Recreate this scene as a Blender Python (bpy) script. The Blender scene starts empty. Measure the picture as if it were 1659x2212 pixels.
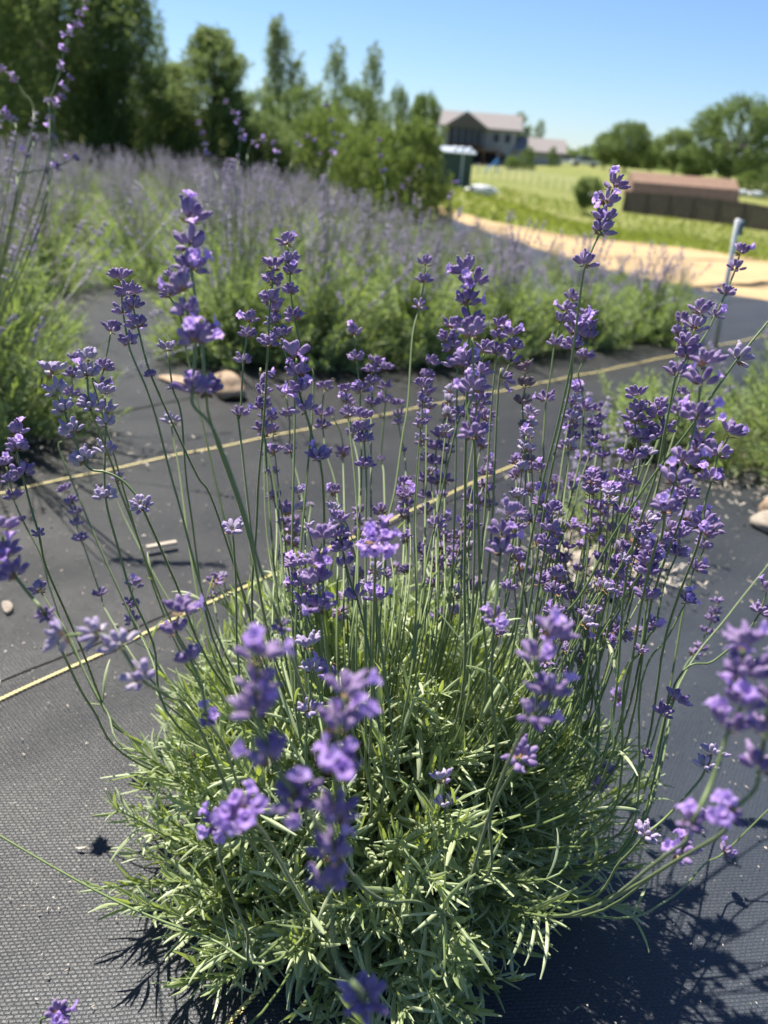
import bpy, math, random
import numpy as np
from mathutils import Vector, Matrix
random.seed(7); rng = np.random.default_rng(7)
S = bpy.context.scene
COL = S.collection
R = math.radians
# ------------------------------------------------------------------ camera
EYE = 0.70; F = 1661.0; PITCH = R(25.3); ROLL = R(4.5)
f_ = np.array([0, math.cos(PITCH), -math.sin(PITCH)])
u0 = np.array([0, math.sin(PITCH), math.cos(PITCH)]); r0 = np.array([1.0, 0, 0])
r_ = r0*math.cos(ROLL)+u0*math.sin(ROLL); u_ = -r0*math.sin(ROLL)+u0*math.cos(ROLL)
CP = np.array([0, 0, EYE])
cam = bpy.data.cameras.new("camera"); camo = bpy.data.objects.new("camera", cam); COL.objects.link(camo)
camo.matrix_world = Matrix([[r_[i], u_[i], -f_[i], CP[i]] for i in range(3)]+[[0, 0, 0, 1]])
cam.sensor_width = 36; cam.sensor_fit = 'AUTO'; cam.lens = F/2212*36
cam.clip_start = 0.02; cam.clip_end = 3000
cam.dof.use_dof = True; cam.dof.focus_distance = 0.60; cam.dof.aperture_fstop = 6.0
S.camera = camo
# ------------------------------------------------------------------ sky and sun
SUN_EL, SUN_AZ = R(60), R(-38)            # azimuth from +Y, negative = to the left
w = bpy.data.worlds.new("World"); S.world = w; w.use_nodes = True
nt = w.node_tree; nt.nodes.clear()
sky = nt.nodes.new('ShaderNodeTexSky'); sky.sky_type = 'NISHITA'; sky.sun_disc = False
sky.sun_elevation = SUN_EL; sky.sun_rotation = SUN_AZ; sky.air_density = 1.0; sky.dust_density = 0.15; sky.ozone_density = 3.0
bg = nt.nodes.new('ShaderNodeBackground'); bg.inputs[1].default_value = 0.060
wo = nt.nodes.new('ShaderNodeOutputWorld'); tint = nt.nodes.new('ShaderNodeMix'); tint.data_type = 'RGBA'; tint.blend_type = 'MULTIPLY'; tint.inputs[0].default_value = 1; tint.inputs[7].default_value = (.80, .93, 1.16, 1)
nt.links.new(sky.outputs[0], tint.inputs[6]); nt.links.new(tint.outputs[2], bg.inputs[0]); nt.links.new(bg.outputs[0], wo.inputs[0])
sl = bpy.data.lights.new("sun", 'SUN'); sl.energy = 5.0; sl.angle = R(0.53); sl.color = (1, 0.94, 0.83)
so = bpy.data.objects.new("sun", sl); COL.objects.link(so)
SD = Vector((math.sin(SUN_AZ)*math.cos(SUN_EL), math.cos(SUN_AZ)*math.cos(SUN_EL), math.sin(SUN_EL)))
so.rotation_euler = SD.to_track_quat('Z', 'Y').to_euler(); so.location = (-20, 30, 50)
S.view_settings.view_transform = 'Standard'; S.view_settings.look = 'None'
S.view_settings.exposure = 1.1; S.view_settings.gamma = 1.0
try: S.view_settings.use_curve_mapping = False
except Exception: pass
S.render.engine = 'CYCLES'
S.cycles.use_denoising = True; S.cycles.max_bounces = 6; S.cycles.diffuse_bounces = 3; S.cycles.glossy_bounces = 2; S.cycles.transmission_bounces = 4; S.cycles.transparent_max_bounces = 6
S.cycles.sample_clamp_indirect = 6

# ------------------------------------------------------------------ helpers: picture measurements -> places in the world
def ray(x, y): return f_+r_*(x-829.5)/F-u_*(y-1106)/F
def atd(x, y, d): return CP+ray(x, y)*d
def atY(x, y, Y):
    v = ray(x, y); return CP+v*(Y/v[1])
def gnd(x, y, z=0.0):
    v = ray(x, y); return CP+v*((z-EYE)/v[2])
def depth(p): return float((np.array(p)-CP) @ f_)

# ------------------------------------------------------------------ materials
def mat(name):
    m = bpy.data.materials.new(name); m.use_nodes = True; t = m.node_tree; t.nodes.clear()
    o = t.nodes.new('ShaderNodeOutputMaterial'); b = t.nodes.new('ShaderNodeBsdfPrincipled')
    t.links.new(b.outputs[0], o.inputs[0]); return m, t, b, o
def N(t, kind, **kw):
    n = t.nodes.new(kind)
    for k, v in kw.items():
        if k.startswith('i_'):
            key = k[2:]; key = int(key) if key.isdigit() else key.replace('_', ' ')
            n.inputs[key].default_value = v
        else: setattr(n, k, v)
    return n
def ramp(t, src, stops):
    n = t.nodes.new('ShaderNodeValToRGB'); e = n.color_ramp.elements
    while len(e) < len(stops): e.new(0.5)
    for el, (p, c) in zip(e, stops): el.position = p; el.color = (*c, 1)
    t.links.new(src, n.inputs[0]); return n.outputs[0]
def noise(t, scale, detail=3, vec=None, rough=.5):
    n = N(t, 'ShaderNodeTexNoise'); n.inputs['Scale'].default_value = scale; n.inputs['Detail'].default_value = detail
    n.inputs['Roughness'].default_value = rough
    if vec is not None: t.links.new(vec, n.inputs['Vector'])
    return n.outputs['Fac']
def pos(t): return N(t, 'ShaderNodeNewGeometry').outputs['Position']
def objc(t): return N(t, 'ShaderNodeTexCoord').outputs['Object']
def mixc(t, fac, a, b, mode='MIX'):
    n = N(t, 'ShaderNodeMix', data_type='RGBA', blend_type=mode)
    for s, v in ((0, fac), (6, a), (7, b)):
        if isinstance(v, (int, float)): n.inputs[s].default_value = v
        elif isinstance(v, tuple): n.inputs[s].default_value = (*v, 1)
        else: t.links.new(v, n.inputs[s])
    return n.outputs[2]
def mth(t, op, a, b=0.0, c=None):
    n = N(t, 'ShaderNodeMath', operation=op)
    for s, v in enumerate((a, b) if c is None else (a, b, c)):
        if isinstance(v, (int, float)): n.inputs[s].default_value = v
        else: t.links.new(v, n.inputs[s])
    return n.outputs[0]
def bump(t, b, h, strength=.3, dist=.001):
    n = N(t, 'ShaderNodeBump'); n.inputs['Strength'].default_value = strength; n.inputs['Distance'].default_value = dist
    t.links.new(h, n.inputs['Height']); t.links.new(n.outputs[0], b.inputs['Normal'])
def leafy(name, c1, c2, trans, tfac=.35, rough=.55, scale=9., sheen=0., spec=.35):
    """thin plant tissue: varied colour per leaf, light passes through"""
    m, t, b, o = mat(name)
    rnd = N(t, 'ShaderNodeNewGeometry').outputs['Random Per Island']
    oi = N(t, 'ShaderNodeObjectInfo').outputs['Random']
    r = mth(t, 'FRACT', mth(t, 'ADD', rnd, oi))
    n = noise(t, scale, 3, pos(t))
    col = mixc(t, mth(t, 'MULTIPLY_ADD', r, .65, mth(t, 'MULTIPLY', n, .35)), c1, c2)
    t.links.new(col, b.inputs['Base Color']); b.inputs['Roughness'].default_value = rough
    b.inputs['Specular IOR Level'].default_value = spec; b.inputs['Sheen Weight'].default_value = sheen
    b.inputs['Sheen Roughness'].default_value = .4
    tr = N(t, 'ShaderNodeBsdfTranslucent'); tr.inputs[0].default_value = (*trans, 1)
    mx = N(t, 'ShaderNodeMixShader'); mx.inputs[0].default_value = tfac
    t.links.new(b.outputs[0], mx.inputs[1]); t.links.new(tr.outputs[0], mx.inputs[2]); t.links.new(mx.outputs[0], o.inputs[0])
    return m, t, b
def plain(name, c, rough=.7, metal=0, nscale=None, c2=None, bstr=0., bdist=.002, spec=.4):
    m, t, b, o = mat(name); b.inputs['Base Color'].default_value = (*c, 1)
    b.inputs['Roughness'].default_value = rough; b.inputs['Metallic'].default_value = metal; b.inputs['Specular IOR Level'].default_value = spec
    if nscale:
        n = noise(t, nscale, 5, objc(t), .6)
        t.links.new(mixc(t, ramp(t, n, [(.3, (0, 0, 0)), (.7, (1, 1, 1))]), c, c2 or c), b.inputs['Base Color'])
        if bstr: bump(t, b, n, bstr, bdist)
    return m
M = {}
M['leaf'], t, b = leafy('lavender_leaf', (.20, .275, .105), (.52, .57, .36), (.52, .64, .08), .30, .42, 60, .2, .6)
bump(t, b, noise(t, 900, 2, pos(t)), .35, .0004)
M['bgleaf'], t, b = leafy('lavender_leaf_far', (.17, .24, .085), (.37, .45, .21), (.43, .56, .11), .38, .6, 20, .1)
M['stem'], t, b = leafy('lavender_stem', (.10, .155, .045), (.20, .26, .09), (.3, .4, .05), .08, .45, 60, .2, .5)
bump(t, b, noise(t, 1500, 2, pos(t)), .4, .0003)
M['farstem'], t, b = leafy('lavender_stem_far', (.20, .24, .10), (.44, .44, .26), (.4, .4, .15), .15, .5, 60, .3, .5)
M['wood'] = plain('old_wood', (.13, .10, .075), .85, 0, 60, (.28, .25, .20), .6, .002)
M['bract'] = plain('dry_bract', (.20, .10, .05), .7, 0, 300, (.36, .22, .11), .2, .0005)
def calyx(name, base, tip, sheen):
    m, t, b, o = mat(name)
    at = N(t, 'ShaderNodeAttribute', attribute_name='along').outputs['Fac']
    isl = N(t, 'ShaderNodeNewGeometry').outputs['Random Per Island']; oi = N(t, 'ShaderNodeObjectInfo').outputs['Random']
    r = mth(t, 'FRACT', mth(t, 'ADD', isl, oi))
    c = ramp(t, at, [(0, base), (.30, tuple((a*.45+b_*.55) for a, b_ in zip(base, tip))), (.72, tip), (1, tuple(x*1.05 for x in tip))])
    c = mixc(t, mth(t, 'MULTIPLY', r, .55), c, tuple(min(1, a*.5+b_*.8+.05) for a, b_ in zip(tip, base)))
    t.links.new(c, b.inputs['Base Color']); b.inputs['Roughness'].default_value = .6
    b.inputs['Sheen Weight'].default_value = sheen; b.inputs['Sheen Roughness'].default_value = .35; b.inputs['Sheen Tint'].default_value = (.85, .82, 1, 1)
    b.inputs['Specular IOR Level'].default_value = .3
    bump(t, b, noise(t, 1800, 2, objc(t)), .5, .0005)
    tr = N(t, 'ShaderNodeBsdfTranslucent'); tr.inputs[0].default_value = (.52, .32, .74, 1)
    mx = N(t, 'ShaderNodeMixShader'); mx.inputs[0].default_value = .16
    t.links.new(b.outputs[0], mx.inputs[1]); t.links.new(tr.outputs[0], mx.inputs[2]); t.links.new(mx.outputs[0], o.inputs[0])
    return m
M['calyx'] = calyx('calyx_violet', (.50, .38, .53), (.145, .086, .245), .6)
M['calyxpale'] = calyx('calyx_pale', (.52, .50, .42), (.32, .24, .44), .6)
M['calyxdead'] = calyx('calyx_spent', (.30, .22, .17), (.16, .11, .14), .5)
m, t, b, o = mat('corolla'); M['corolla'] = m
at = N(t, 'ShaderNodeAttribute', attribute_name='along').outputs['Fac']
c = ramp(t, at, [(0, (.66, .46, .82)), (.5, (.56, .40, .82)), (1, (.48, .34, .80))])
c = mixc(t, N(t, 'ShaderNodeObjectInfo').outputs['Random'], c, (.46, .26, .72), 'MIX')
n_ = N(t, 'ShaderNodeMix', data_type='RGBA'); n_.inputs[0].default_value = .3; t.links.new(c, n_.inputs[6]); n_.inputs[7].default_value = (.50, .36, .82, 1)
t.links.new(n_.outputs[2], b.inputs['Base Color']); b.inputs['Roughness'].default_value = .5; b.inputs['Sheen Weight'].default_value = .3
tr = N(t, 'ShaderNodeBsdfTranslucent'); tr.inputs[0].default_value = (.74, .52, .98, 1)
mx = N(t, 'ShaderNodeMixShader'); mx.inputs[0].default_value = .5
t.links.new(b.outputs[0], mx.inputs[1]); t.links.new(tr.outputs[0], mx.inputs[2]); t.links.new(mx.outputs[0], o.inputs[0])
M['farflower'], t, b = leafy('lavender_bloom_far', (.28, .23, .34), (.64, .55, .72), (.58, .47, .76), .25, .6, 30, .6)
# weed barrier fabric
DIRU = np.array([math.cos(R(48)), math.sin(R(48))])
m, t, b, o = mat('woven_fabric'); M['fabric'] = m
mp = N(t, 'ShaderNodeMapping'); mp.inputs['Rotation'].default_value = (0, 0, R(-8)); t.links.new(pos(t), mp.inputs[0])
br = N(t, 'ShaderNodeTexBrick', offset=.5); t.links.new(mp.outputs[0], br.inputs['Vector'])
br.inputs['Scale'].default_value = 1; br.inputs['Brick Width'].default_value = .0060; br.inputs['Row Height'].default_value = .0037
br.inputs['Mortar Size'].default_value = .0007; br.inputs['Mortar Smooth'].default_value = .8; br.inputs['Bias'].default_value = 0
br.inputs['Color1'].default_value = (.016, .018, .021, 1); br.inputs['Color2'].default_value = (.006, .007, .008, 1); br.inputs['Mortar'].default_value = (.0025, .003, .004, 1)
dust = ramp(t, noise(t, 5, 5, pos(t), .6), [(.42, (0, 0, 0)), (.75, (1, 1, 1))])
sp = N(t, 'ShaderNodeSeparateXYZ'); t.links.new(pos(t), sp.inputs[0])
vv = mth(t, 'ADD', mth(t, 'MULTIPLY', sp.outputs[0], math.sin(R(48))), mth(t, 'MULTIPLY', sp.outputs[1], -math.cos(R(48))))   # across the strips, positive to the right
sheen_mask = N(t, 'ShaderNodeMapRange', clamp=True); t.links.new(mth(t, 'ADD', vv, mth(t, 'MULTIPLY', noise(t, 3, 3, pos(t)), .5)), sheen_mask.inputs[0]); sheen_mask.inputs[1].default_value = -.5; sheen_mask.inputs[2].default_value = .4
c0 = mixc(t, mth(t, 'MULTIPLY', sheen_mask.outputs[0], .55), br.outputs['Color'], (.068, .086, .118))      # bluish sheen painted into the base colour, growing to the right
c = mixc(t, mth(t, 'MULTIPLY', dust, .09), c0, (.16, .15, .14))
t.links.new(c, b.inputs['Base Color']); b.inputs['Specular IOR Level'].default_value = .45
t.links.new(mth(t, 'MULTIPLY_ADD', noise(t, 420, 2, pos(t)), .4, .30), b.inputs['Roughness'])
h = mth(t, 'ADD', mth(t, 'SUBTRACT', 1.0, br.outputs['Fac']), mth(t, 'MULTIPLY', noise(t, 500, 2, pos(t)), .8))
bump(t, b, h, .9, .0009)
M['cord'] = plain('yellow_thread', (.62, .50, .16), .55, 0, 200, (.72, .63, .30), .2, .0005)
M['stone'] = plain('sandstone', (.27, .18, .11), .9, 0, 28, (.44, .33, .23), .8, .006)
M['palestone'] = plain('pale_stone', (.20, .165, .13), .9, 0, 60, (.38, .33, .27), .9, .004)
M['deb'], t, b = leafy('dry_bits', (.26, .20, .14), (.75, .68, .58), (.3, .2, .1), .05, .7, 40)
M['soil'] = plain('dark_soil', (.045, .032, .022), .95, 0, 30, (.11, .08, .055), .8, .01)
# meadow, with worn straw patches
m, t, b, o = mat('meadow'); M['meadow'] = m
p = pos(t)
n1 = noise(t, .09, 4, p, .6); n2 = noise(t, 1.1, 5, p, .65); n3 = noise(t, 14, 4, p, .7)
g = mixc(t, ramp(t, n2, [(.35, (0, 0, 0)), (.65, (1, 1, 1))]), (.155, .18, .055), (.26, .24, .085))
g = mixc(t, ramp(t, n1, [(.46, (0, 0, 0)), (.62, (1, 1, 1))]), g, (.36, .31, .14))
g = mixc(t, ramp(t, n3, [(.3, (0, 0, 0)), (.8, (1, 1, 1))]), g, (.14, .17, .04), 'MIX')
g2 = mixc(t, .55, g, mixc(t, ramp(t, n2, [(.4, (0, 0, 0)), (.7, (1, 1, 1))]), (.14, .175, .05), (.25, .25, .085)))
t.links.new(g2, b.inputs['Base Color']); b.inputs['Roughness'].default_value = .95; b.inputs['Specular IOR Level'].default_value = .1
bump(t, b, n3, .6, .05)
M['sand'] = plain('sandy_track', (.38, .26, .135), .95, 0, 1.6, (.50, .365, .205), .5, .03, .1)
M['turf'], t, b = leafy('turf_blades', (.14, .18, .045), (.28, .28, .10), (.35, .42, .05), .4, .7, 1, 0, .2)
for k, a, c in (('dark', (.066, .104, .030), (.155, .205, .062)), ('mid', (.060, .095, .028), (.125, .175, .050)),
                ('bright', (.068, .105, .022), (.135, .185, .040)), ('pale', (.085, .125, .045), (.16, .205, .085))):
    M['crown_'+k], t, b = leafy('crown_'+k, a, c, tuple(min(1, x*2.6) for x in c), .27, .6, 3, 0, .3)
M['bark'] = plain('bark', (.10, .08, .06), .9, 0, 12, (.20, .17, .14), .8, .02)
M['greenbox'] = plain('dark_green_paint', (.020, .050, .040), .4, 0, 3, (.03, .065, .05))
M['whitemetal'] = plain('white_metal_roof', (.70, .74, .76), .25, .3)
M['trimpale'] = plain('pale_trim', (.40, .45, .46), .5)
M['siding'] = plain('pale_siding', (.33, .34, .35), .7, 0, 2, (.38, .39, .40))
M['shingle'] = plain('grey_shingles', (.20, .18, .175), .9, 0, 6, (.30, .27, .265), .6, .02)
M['glass'] = plain('dark_glass', (.012, .016, .03), .3, 0, 1.5, (.03, .04, .07), 0, 0, .4)
M['deckwood'] = plain('brown_deck_wood', (.11, .060, .035), .8, 0, 5, (.17, .10, .06))
M['darkwall'] = plain('dark_wall', (.014, .014, .020), .8)
M['brownroof'] = plain('brown_shingles', (.21, .125, .085), .9, 0, 3, (.29, .185, .13), .6, .02)
M['redwall'] = plain('dark_red_boards', (.055, .016, .016), .7, 0, 5, (.08, .025, .022))
M['fence'] = plain('weathered_fence_board', (.075, .058, .046), .9, 0, 4, (.13, .105, .085), .5, .005)
M['pvc'] = plain('grey_plastic_pipe', (.78, .78, .76), .35, 0, 20, (.60, .63, .64), .1, .001)
M['pipefit'] = plain('dark_pipe_fitting', (.10, .16, .20), .4)
M['carwhite'] = plain('white_car_paint', (.75, .76, .78), .2); M['tyre'] = plain('rubber', (.02, .02, .02), .8)
M['blueplastic'] = plain('blue_plastic', (.06, .27, .70), .35); M['whiteplastic'] = plain('white_plastic', (.75, .76, .76), .4)
M['wire'] = plain('galvanised_wire', (.40, .41, .40), .5, .5)

# ------------------------------------------------------------------ mesh building
class MB:
    """collects vertices and faces (quads/tris as arrays) and links them as one mesh object"""
    def __init__(s): s.v = []; s.q = []; s.t = []; s.n = 0; s.a = []; s.hasa = False; s.mq = []; s.mt = []
    def add(s, v, q=None, t=None, a=None, m=0):
        v = np.asarray(v, float).reshape(-1, 3)
        if q is not None and len(q): q = np.asarray(q, int).reshape(-1, 4); s.q.append(q+s.n); s.mq.append(np.full(len(q), m))
        if t is not None and len(t): t = np.asarray(t, int).reshape(-1, 3); s.t.append(t+s.n); s.mt.append(np.full(len(t), m))
        s.v.append(v); s.a.append(np.zeros(len(v)) if a is None else np.asarray(a, float)); s.hasa |= a is not None
        s.n += len(v)
    def mesh(s, name, mats, smooth=True):
        V = np.concatenate(s.v) if s.v else np.zeros((0, 3)); Q = np.concatenate(s.q) if s.q else np.zeros((0, 4), int); T = np.concatenate(s.t) if s.t else np.zeros((0, 3), int)
        me = bpy.data.meshes.new(name); me.vertices.add(len(V)); me.vertices.foreach_set('co', V.ravel())
        nl = Q.size+T.size; me.loops.add(nl); me.loops.foreach_set('vertex_index', np.concatenate([Q.ravel(), T.ravel()]).astype(np.int32))
        me.polygons.add(len(Q)+len(T)); st = np.concatenate([np.arange(len(Q))*4, Q.size+np.arange(len(T))*3])
        me.polygons.foreach_set('loop_start', st.astype(np.int32))
        mi = np.concatenate((s.mq or [np.zeros(0)])+(s.mt or [np.zeros(0)])).astype(np.int32)
        me.polygons.foreach_set('material_index', mi)
        me.polygons.foreach_set('use_smooth', np.full(len(Q)+len(T), smooth))
        if s.hasa:
            at = me.attributes.new('along', 'FLOAT', 'POINT'); at.data.foreach_set('value', np.concatenate(s.a).astype(np.float32))
        for m in (mats if isinstance(mats, (list, tuple)) else [mats]): me.materials.append(m)
        me.update(calc_edges=True); me.validate(); return me
    def build(s, name, mats, parent=None, loc=None, smooth=True):
        return link(name, s.mesh(name, mats, smooth), parent, loc)
def link(name, me, parent=None, loc=None, mtx=None):
    o = bpy.data.objects.new(name, me); COL.objects.link(o)
    if parent is not None: o.parent = parent
    if mtx is not None: o.matrix_basis = mtx
    elif loc is not None: o.location = loc
    return o
def empty(name, loc, rz=0.0): 
    o = bpy.data.objects.new(name, None); COL.objects.link(o); o.location = loc; o.rotation_euler = (0, 0, rz); o.empty_display_size = .05; return o
def tag(o, label=None, cat=None, group=None, kind=None):
    for k, v in (('label', label), ('category', cat), ('group', group), ('kind', kind)):
        if v: o[k] = v
    return o
BQ = np.array([[0, 1, 3, 2], [4, 6, 7, 5], [0, 4, 5, 1], [2, 3, 7, 6], [0, 2, 6, 4], [1, 5, 7, 3]])
def box(mb, c, s, m=0, rz=0.0):
    v = np.array([[x, y, z] for x in (-.5, .5) for y in (-.5, .5) for z in (-.5, .5)])*np.array(s)
    if rz: cz, sz = math.cos(rz), math.sin(rz); v = v @ np.array([[cz, sz, 0], [-sz, cz, 0], [0, 0, 1]])
    mb.add(v+np.array(c), BQ, m=m)
def nrm(v): v = np.asarray(v, float); return v/(np.linalg.norm(v)+1e-12)
def frame(d, hint=(0, 0, 1)):
    d = nrm(d); x = np.cross(hint, d)
    if np.linalg.norm(x) < 1e-4: x = np.cross((0, 1, 0), d)
    x = nrm(x); return np.stack([x, np.cross(d, x), d], 1)      # columns x, y, z(=d)
def tube(mb, pts, rad, k=6, m=0, cap=True, square=0.):
    pts = np.asarray(pts, float); n = len(pts); rad = np.full(n, rad) if np.isscalar(rad) else np.asarray(rad)
    tg = np.gradient(pts, axis=0); fr = frame(tg[0]); x = fr[:, 0]; V = []
    for i in range(n):
        d = nrm(tg[i]); x = nrm(x-d*(x @ d)); y = np.cross(d, x)
        a = np.arange(k)*2*math.pi/k; V.append(pts[i]+rad[i]*(np.outer(np.cos(a), x)+np.outer(np.sin(a), y)))
    V = np.concatenate(V); i, j = np.meshgrid(np.arange(n-1), np.arange(k), indexing='ij'); i = i.ravel(); j = j.ravel(); j2 = (j+1) % k
    q = np.stack([i*k+j, i*k+j2, (i+1)*k+j2, (i+1)*k+j], 1); t = None
    if cap:
        t = [[0, j+1, j] for j in range(1, k-1)]+[[(n-1)*k, (n-1)*k+j, (n-1)*k+j+1] for j in range(1, k-1)]
    mb.add(V, q, t, m=m)
def crom(P, n=8):
    P = np.asarray(P, float); Q = np.vstack([2*P[0]-P[1], P, 2*P[-1]-P[-2]]); out = []
    for i in range(1, len(Q)-2):
        a, b, c, d = Q[i-1:i+3]
        for s in np.linspace(0, 1, n, endpoint=False):
            out.append(.5*((2*b)+(c-a)*s+(2*a-5*b+4*c-d)*s*s+(3*b-a-3*c+d)*s**3))
    out.append(P[-1]); return np.array(out)
def blob(mb, c, s, seed=0, seg=10, rings=7, rough=.18, m=0):
    r = np.random.default_rng(seed); ph = r.random(6)*6.28; V = [[0, 0, -1.]]
    for i in range(1, rings):
        for j in range(seg):
            th = math.pi*i/rings; a = 2*math.pi*j/seg; V.append([math.sin(th)*math.cos(a), math.sin(th)*math.sin(a), -math.cos(th)])
    V.append([0, 0, 1.]); V = np.array(V)
    k = 1+rough*(np.sin(V[:, 0]*2.3+ph[0])*np.sin(V[:, 1]*2.9+ph[1])+.6*np.sin(V[:, 2]*4.1+ph[2]+V[:, 0]*3)+.35*np.sin(V[:, 1]*7+ph[3]))
    V = V*k[:, None]*np.array(s)+np.array(c)
    q = [[1+(i*seg)+j, 1+(i*seg)+(j+1) % seg, 1+(i+1)*seg+(j+1) % seg, 1+(i+1)*seg+j] for i in range(rings-2) for j in range(seg)]
    t = [[0, 1+(j+1) % seg, 1+j] for j in range(seg)]; e = len(V)-1; b0 = 1+(rings-2)*seg; t += [[e, b0+j, b0+(j+1) % seg] for j in range(seg)]
    mb.add(V, q, t, m=m)

# ------------------------------------------------------------------ terrain
def A3(x, y, Y): return list(atY(x, y, Y))
ctl = [(-5, 4, .06), (-4.9, 12, 0), (-3, 8, -.02), (-1.24, 9, -.22), (.65, 9, -.28), (1.3, 12, -.34), (2, 6, -.10), (3, 6.5, -.18), (4.5, 10, -.45),
       (-9, 14, .1), (-8, 5, .15), (6, 4, -.15), (6, -3, 0), (-6, -3, 0), (0, -4, 0), (2.5, 5, -.03), (-6, 25, -.1), (0, 20, -.55),
       A3(975, 402, 42), A3(1050, 357, 128), A3(1200, 357, 125), A3(1659, 503, 62), A3(1340, 457, 75), A3(1100, 372, 105), A3(1500, 440, 82),
       A3(1225, 356, 170), A3(1570, 403, 97), A3(1650, 420, 90), A3(1300, 372, 110), (-30, 60, -1), (-60, 150, -1), (60, 40, -3.5), (60, 120, -1.5),
       (25, 20, -1.2), (14, 35, -2.0), (12, 58, -3.1), (40, 250, 0), (-40, 250, -1), (120, 250, -1), (-20, -20, 0), (30, -20, -.5), (-150, 60, 0), (160, 40, -4), (0, 600, 0), (300, 500, 0), (-300, 500, 0), (300, 0, -4), (-300, 0, 1), (0, -200, 0), (0, 1500, 2), (700, 1400, 2), (-700, 1400, 2)]
ctl += [(x, y, 0.) for x in (-3, -1.5, 0, 1.5, 3) for y in (-1, 1, 3)]
CT = np.array(ctl); CXY = CT[:, :2]
def _w(p): # compress distance so that far points do not dominate
    p = np.asarray(p, float); r = np.linalg.norm(p, axis=-1, keepdims=True); return p/(r+1e-9)*np.log1p(r/4)*4
def _phi(d): return d
_c = _w(CXY); _A = _phi(np.linalg.norm(_c[:, None]-_c[None], axis=2))+np.eye(len(_c))*1e-3; _W = np.linalg.solve(_A, CT[:, 2])
def tz(x, y):
    p = np.stack([np.atleast_1d(np.asarray(x, float)), np.atleast_1d(np.asarray(y, float))], -1)
    z = _phi(np.linalg.norm(_w(p)[..., None, :]-_c, axis=-1)) @ _W
    r = np.linalg.norm(p-np.array([0, 1.2]), axis=-1); s = np.clip((r-2.4)/2.0, 0, 1); s = s*s*(3-2*s)
    return z*s
def tz1(x, y): return float(tz(x, y)[0])
def hit(px, py):
    v = ray(px, py); lo = .3; t_ = lo
    while t_ < 2500:
        p = CP+v*t_
        if p[2] < tz1(p[0], p[1]): break
        lo = t_; t_ *= 1.03
    hi = t_
    for _ in range(25):
        md = (lo+hi)/2; p = CP+v*md
        if p[2] < tz1(p[0], p[1]): hi = md
        else: lo = md
    return CP+v*hi
def onground(px, Y, py=400):
    p = atY(px, py, Y); 
    for _ in range(3):
        z = tz1(p[0], Y)
        # pixel row of that height at this column (roll makes x shift with y)
        v = np.array([p[0], Y, z])-CP; dd = v @ f_; yy = 1106-F*(v @ u_)/dd; p = atY(px, yy, Y)
    return np.array([p[0], Y, tz1(p[0], Y)])
def gridmesh(mb, xs, ys, zf, m=0):
    X, Y = np.meshgrid(xs, ys); Z = zf(X.ravel(), Y.ravel()); nx = len(xs)
    i, j = np.meshgrid(np.arange(len(ys)-1), np.arange(nx-1), indexing='ij'); i = i.ravel(); j = j.ravel()
    mb.add(np.stack([X.ravel(), Y.ravel(), Z], 1), np.stack([i*nx+j, i*nx+j+1, (i+1)*nx+j+1, (i+1)*nx+j], 1), m=m)
def spaced(a, n, p=3.0): 
    s = np.linspace(-1, 1, n); return a*np.sign(s)*np.abs(s)**p
mb = MB(); gridmesh(mb, spaced(1500, 150, 3.4), spaced(1500, 220, 3.4)+100*0+2, lambda x, y: tz(x, y)-.03)
tag(mb.build('ground', M['meadow']), 'green and straw coloured meadow falling away behind the lavender rows', None, None, 'structure')

# sandy track across the slope
lo_px = [(940, 455), (987, 477), (1076, 508), (1175, 541), (1274, 575), (1426, 610), (1507, 626), (1659, 650), (1850, 690)]
up_px = [(930, 440), (977, 452), (1043, 472), (1142, 491), (1241, 508), (1426, 528), (1540, 543), (1659, 560), (1850, 600)]
lo = np.array([hit(*p) for p in lo_px]); up = np.array([hit(*p) for p in up_px])
def res(P, n):
    P = crom(P, 12); d = np.r_[0, np.cumsum(np.linalg.norm(np.diff(P, axis=0), axis=1))]; s = np.linspace(0, d[-1], n)
    return np.stack([np.interp(s, d, P[:, k]) for k in range(3)], 1)
L_, U_ = res(lo, 90), res(up, 90); L_[:, :2] += rng.normal(0, .06, (90, 2)); U_[:, :2] += rng.normal(0, .10, (90, 2))
mb = MB(); W_ = 12; P = np.array([[L_[i]*(1-s)+U_[i]*s for s in np.linspace(0, 1, W_)] for i in range(90)]).reshape(-1, 3)
P[:, 2] = tz(P[:, 0], P[:, 1])-.018+rng.normal(0, .004, len(P))
mb.add(P, [[i*W_+j, i*W_+j+1, (i+1)*W_+j+1, (i+1)*W_+j] for i in range(89) for j in range(W_-1)])
tag(mb.build('sandy_path', M['sand']), 'bare sandy track between the lavender field and the meadow', None, None, 'structure')

# ------------------------------------------------------------------ weed barrier fabric (two overlapping sheets) with yellow marker threads
DU = DIRU; DN = np.array([-DU[1], DU[0]])         # along the strips, across them (to the upper left)
def uv2xy(u, v): return np.outer(u, DU)+np.outer(v, DN)
def wrinkle(x, y):
    u = x*DU[0]+y*DU[1]; v = x*DN[0]+y*DN[1]
    right = np.clip((-v-.02)/.25, 0, 1)
    z = .0060*np.sin(v*34+np.sin(u*1.7)*1.6)*right+.0032*np.sin(v*71+1+np.sin(u*2.3)*2)*right
    z += .0022*np.sin(v*17+u*3+np.sin(u*4))+.0012*np.sin(u*23+v*9+np.sin(v*11)*2)+.0009*np.sin(v*55-u*7)
    return z
seamv = float(np.dot(gnd(240, 1378)[:2], DN))
edge_lo = L_.copy()
def inside_field(x, y):
    """left of / nearer than the sandy track"""
    o = np.argsort(edge_lo[:, 0]); yy = np.interp(x, edge_lo[o, 0], edge_lo[o, 1], left=14.5, right=4.2); return y < yy+.05
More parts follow.
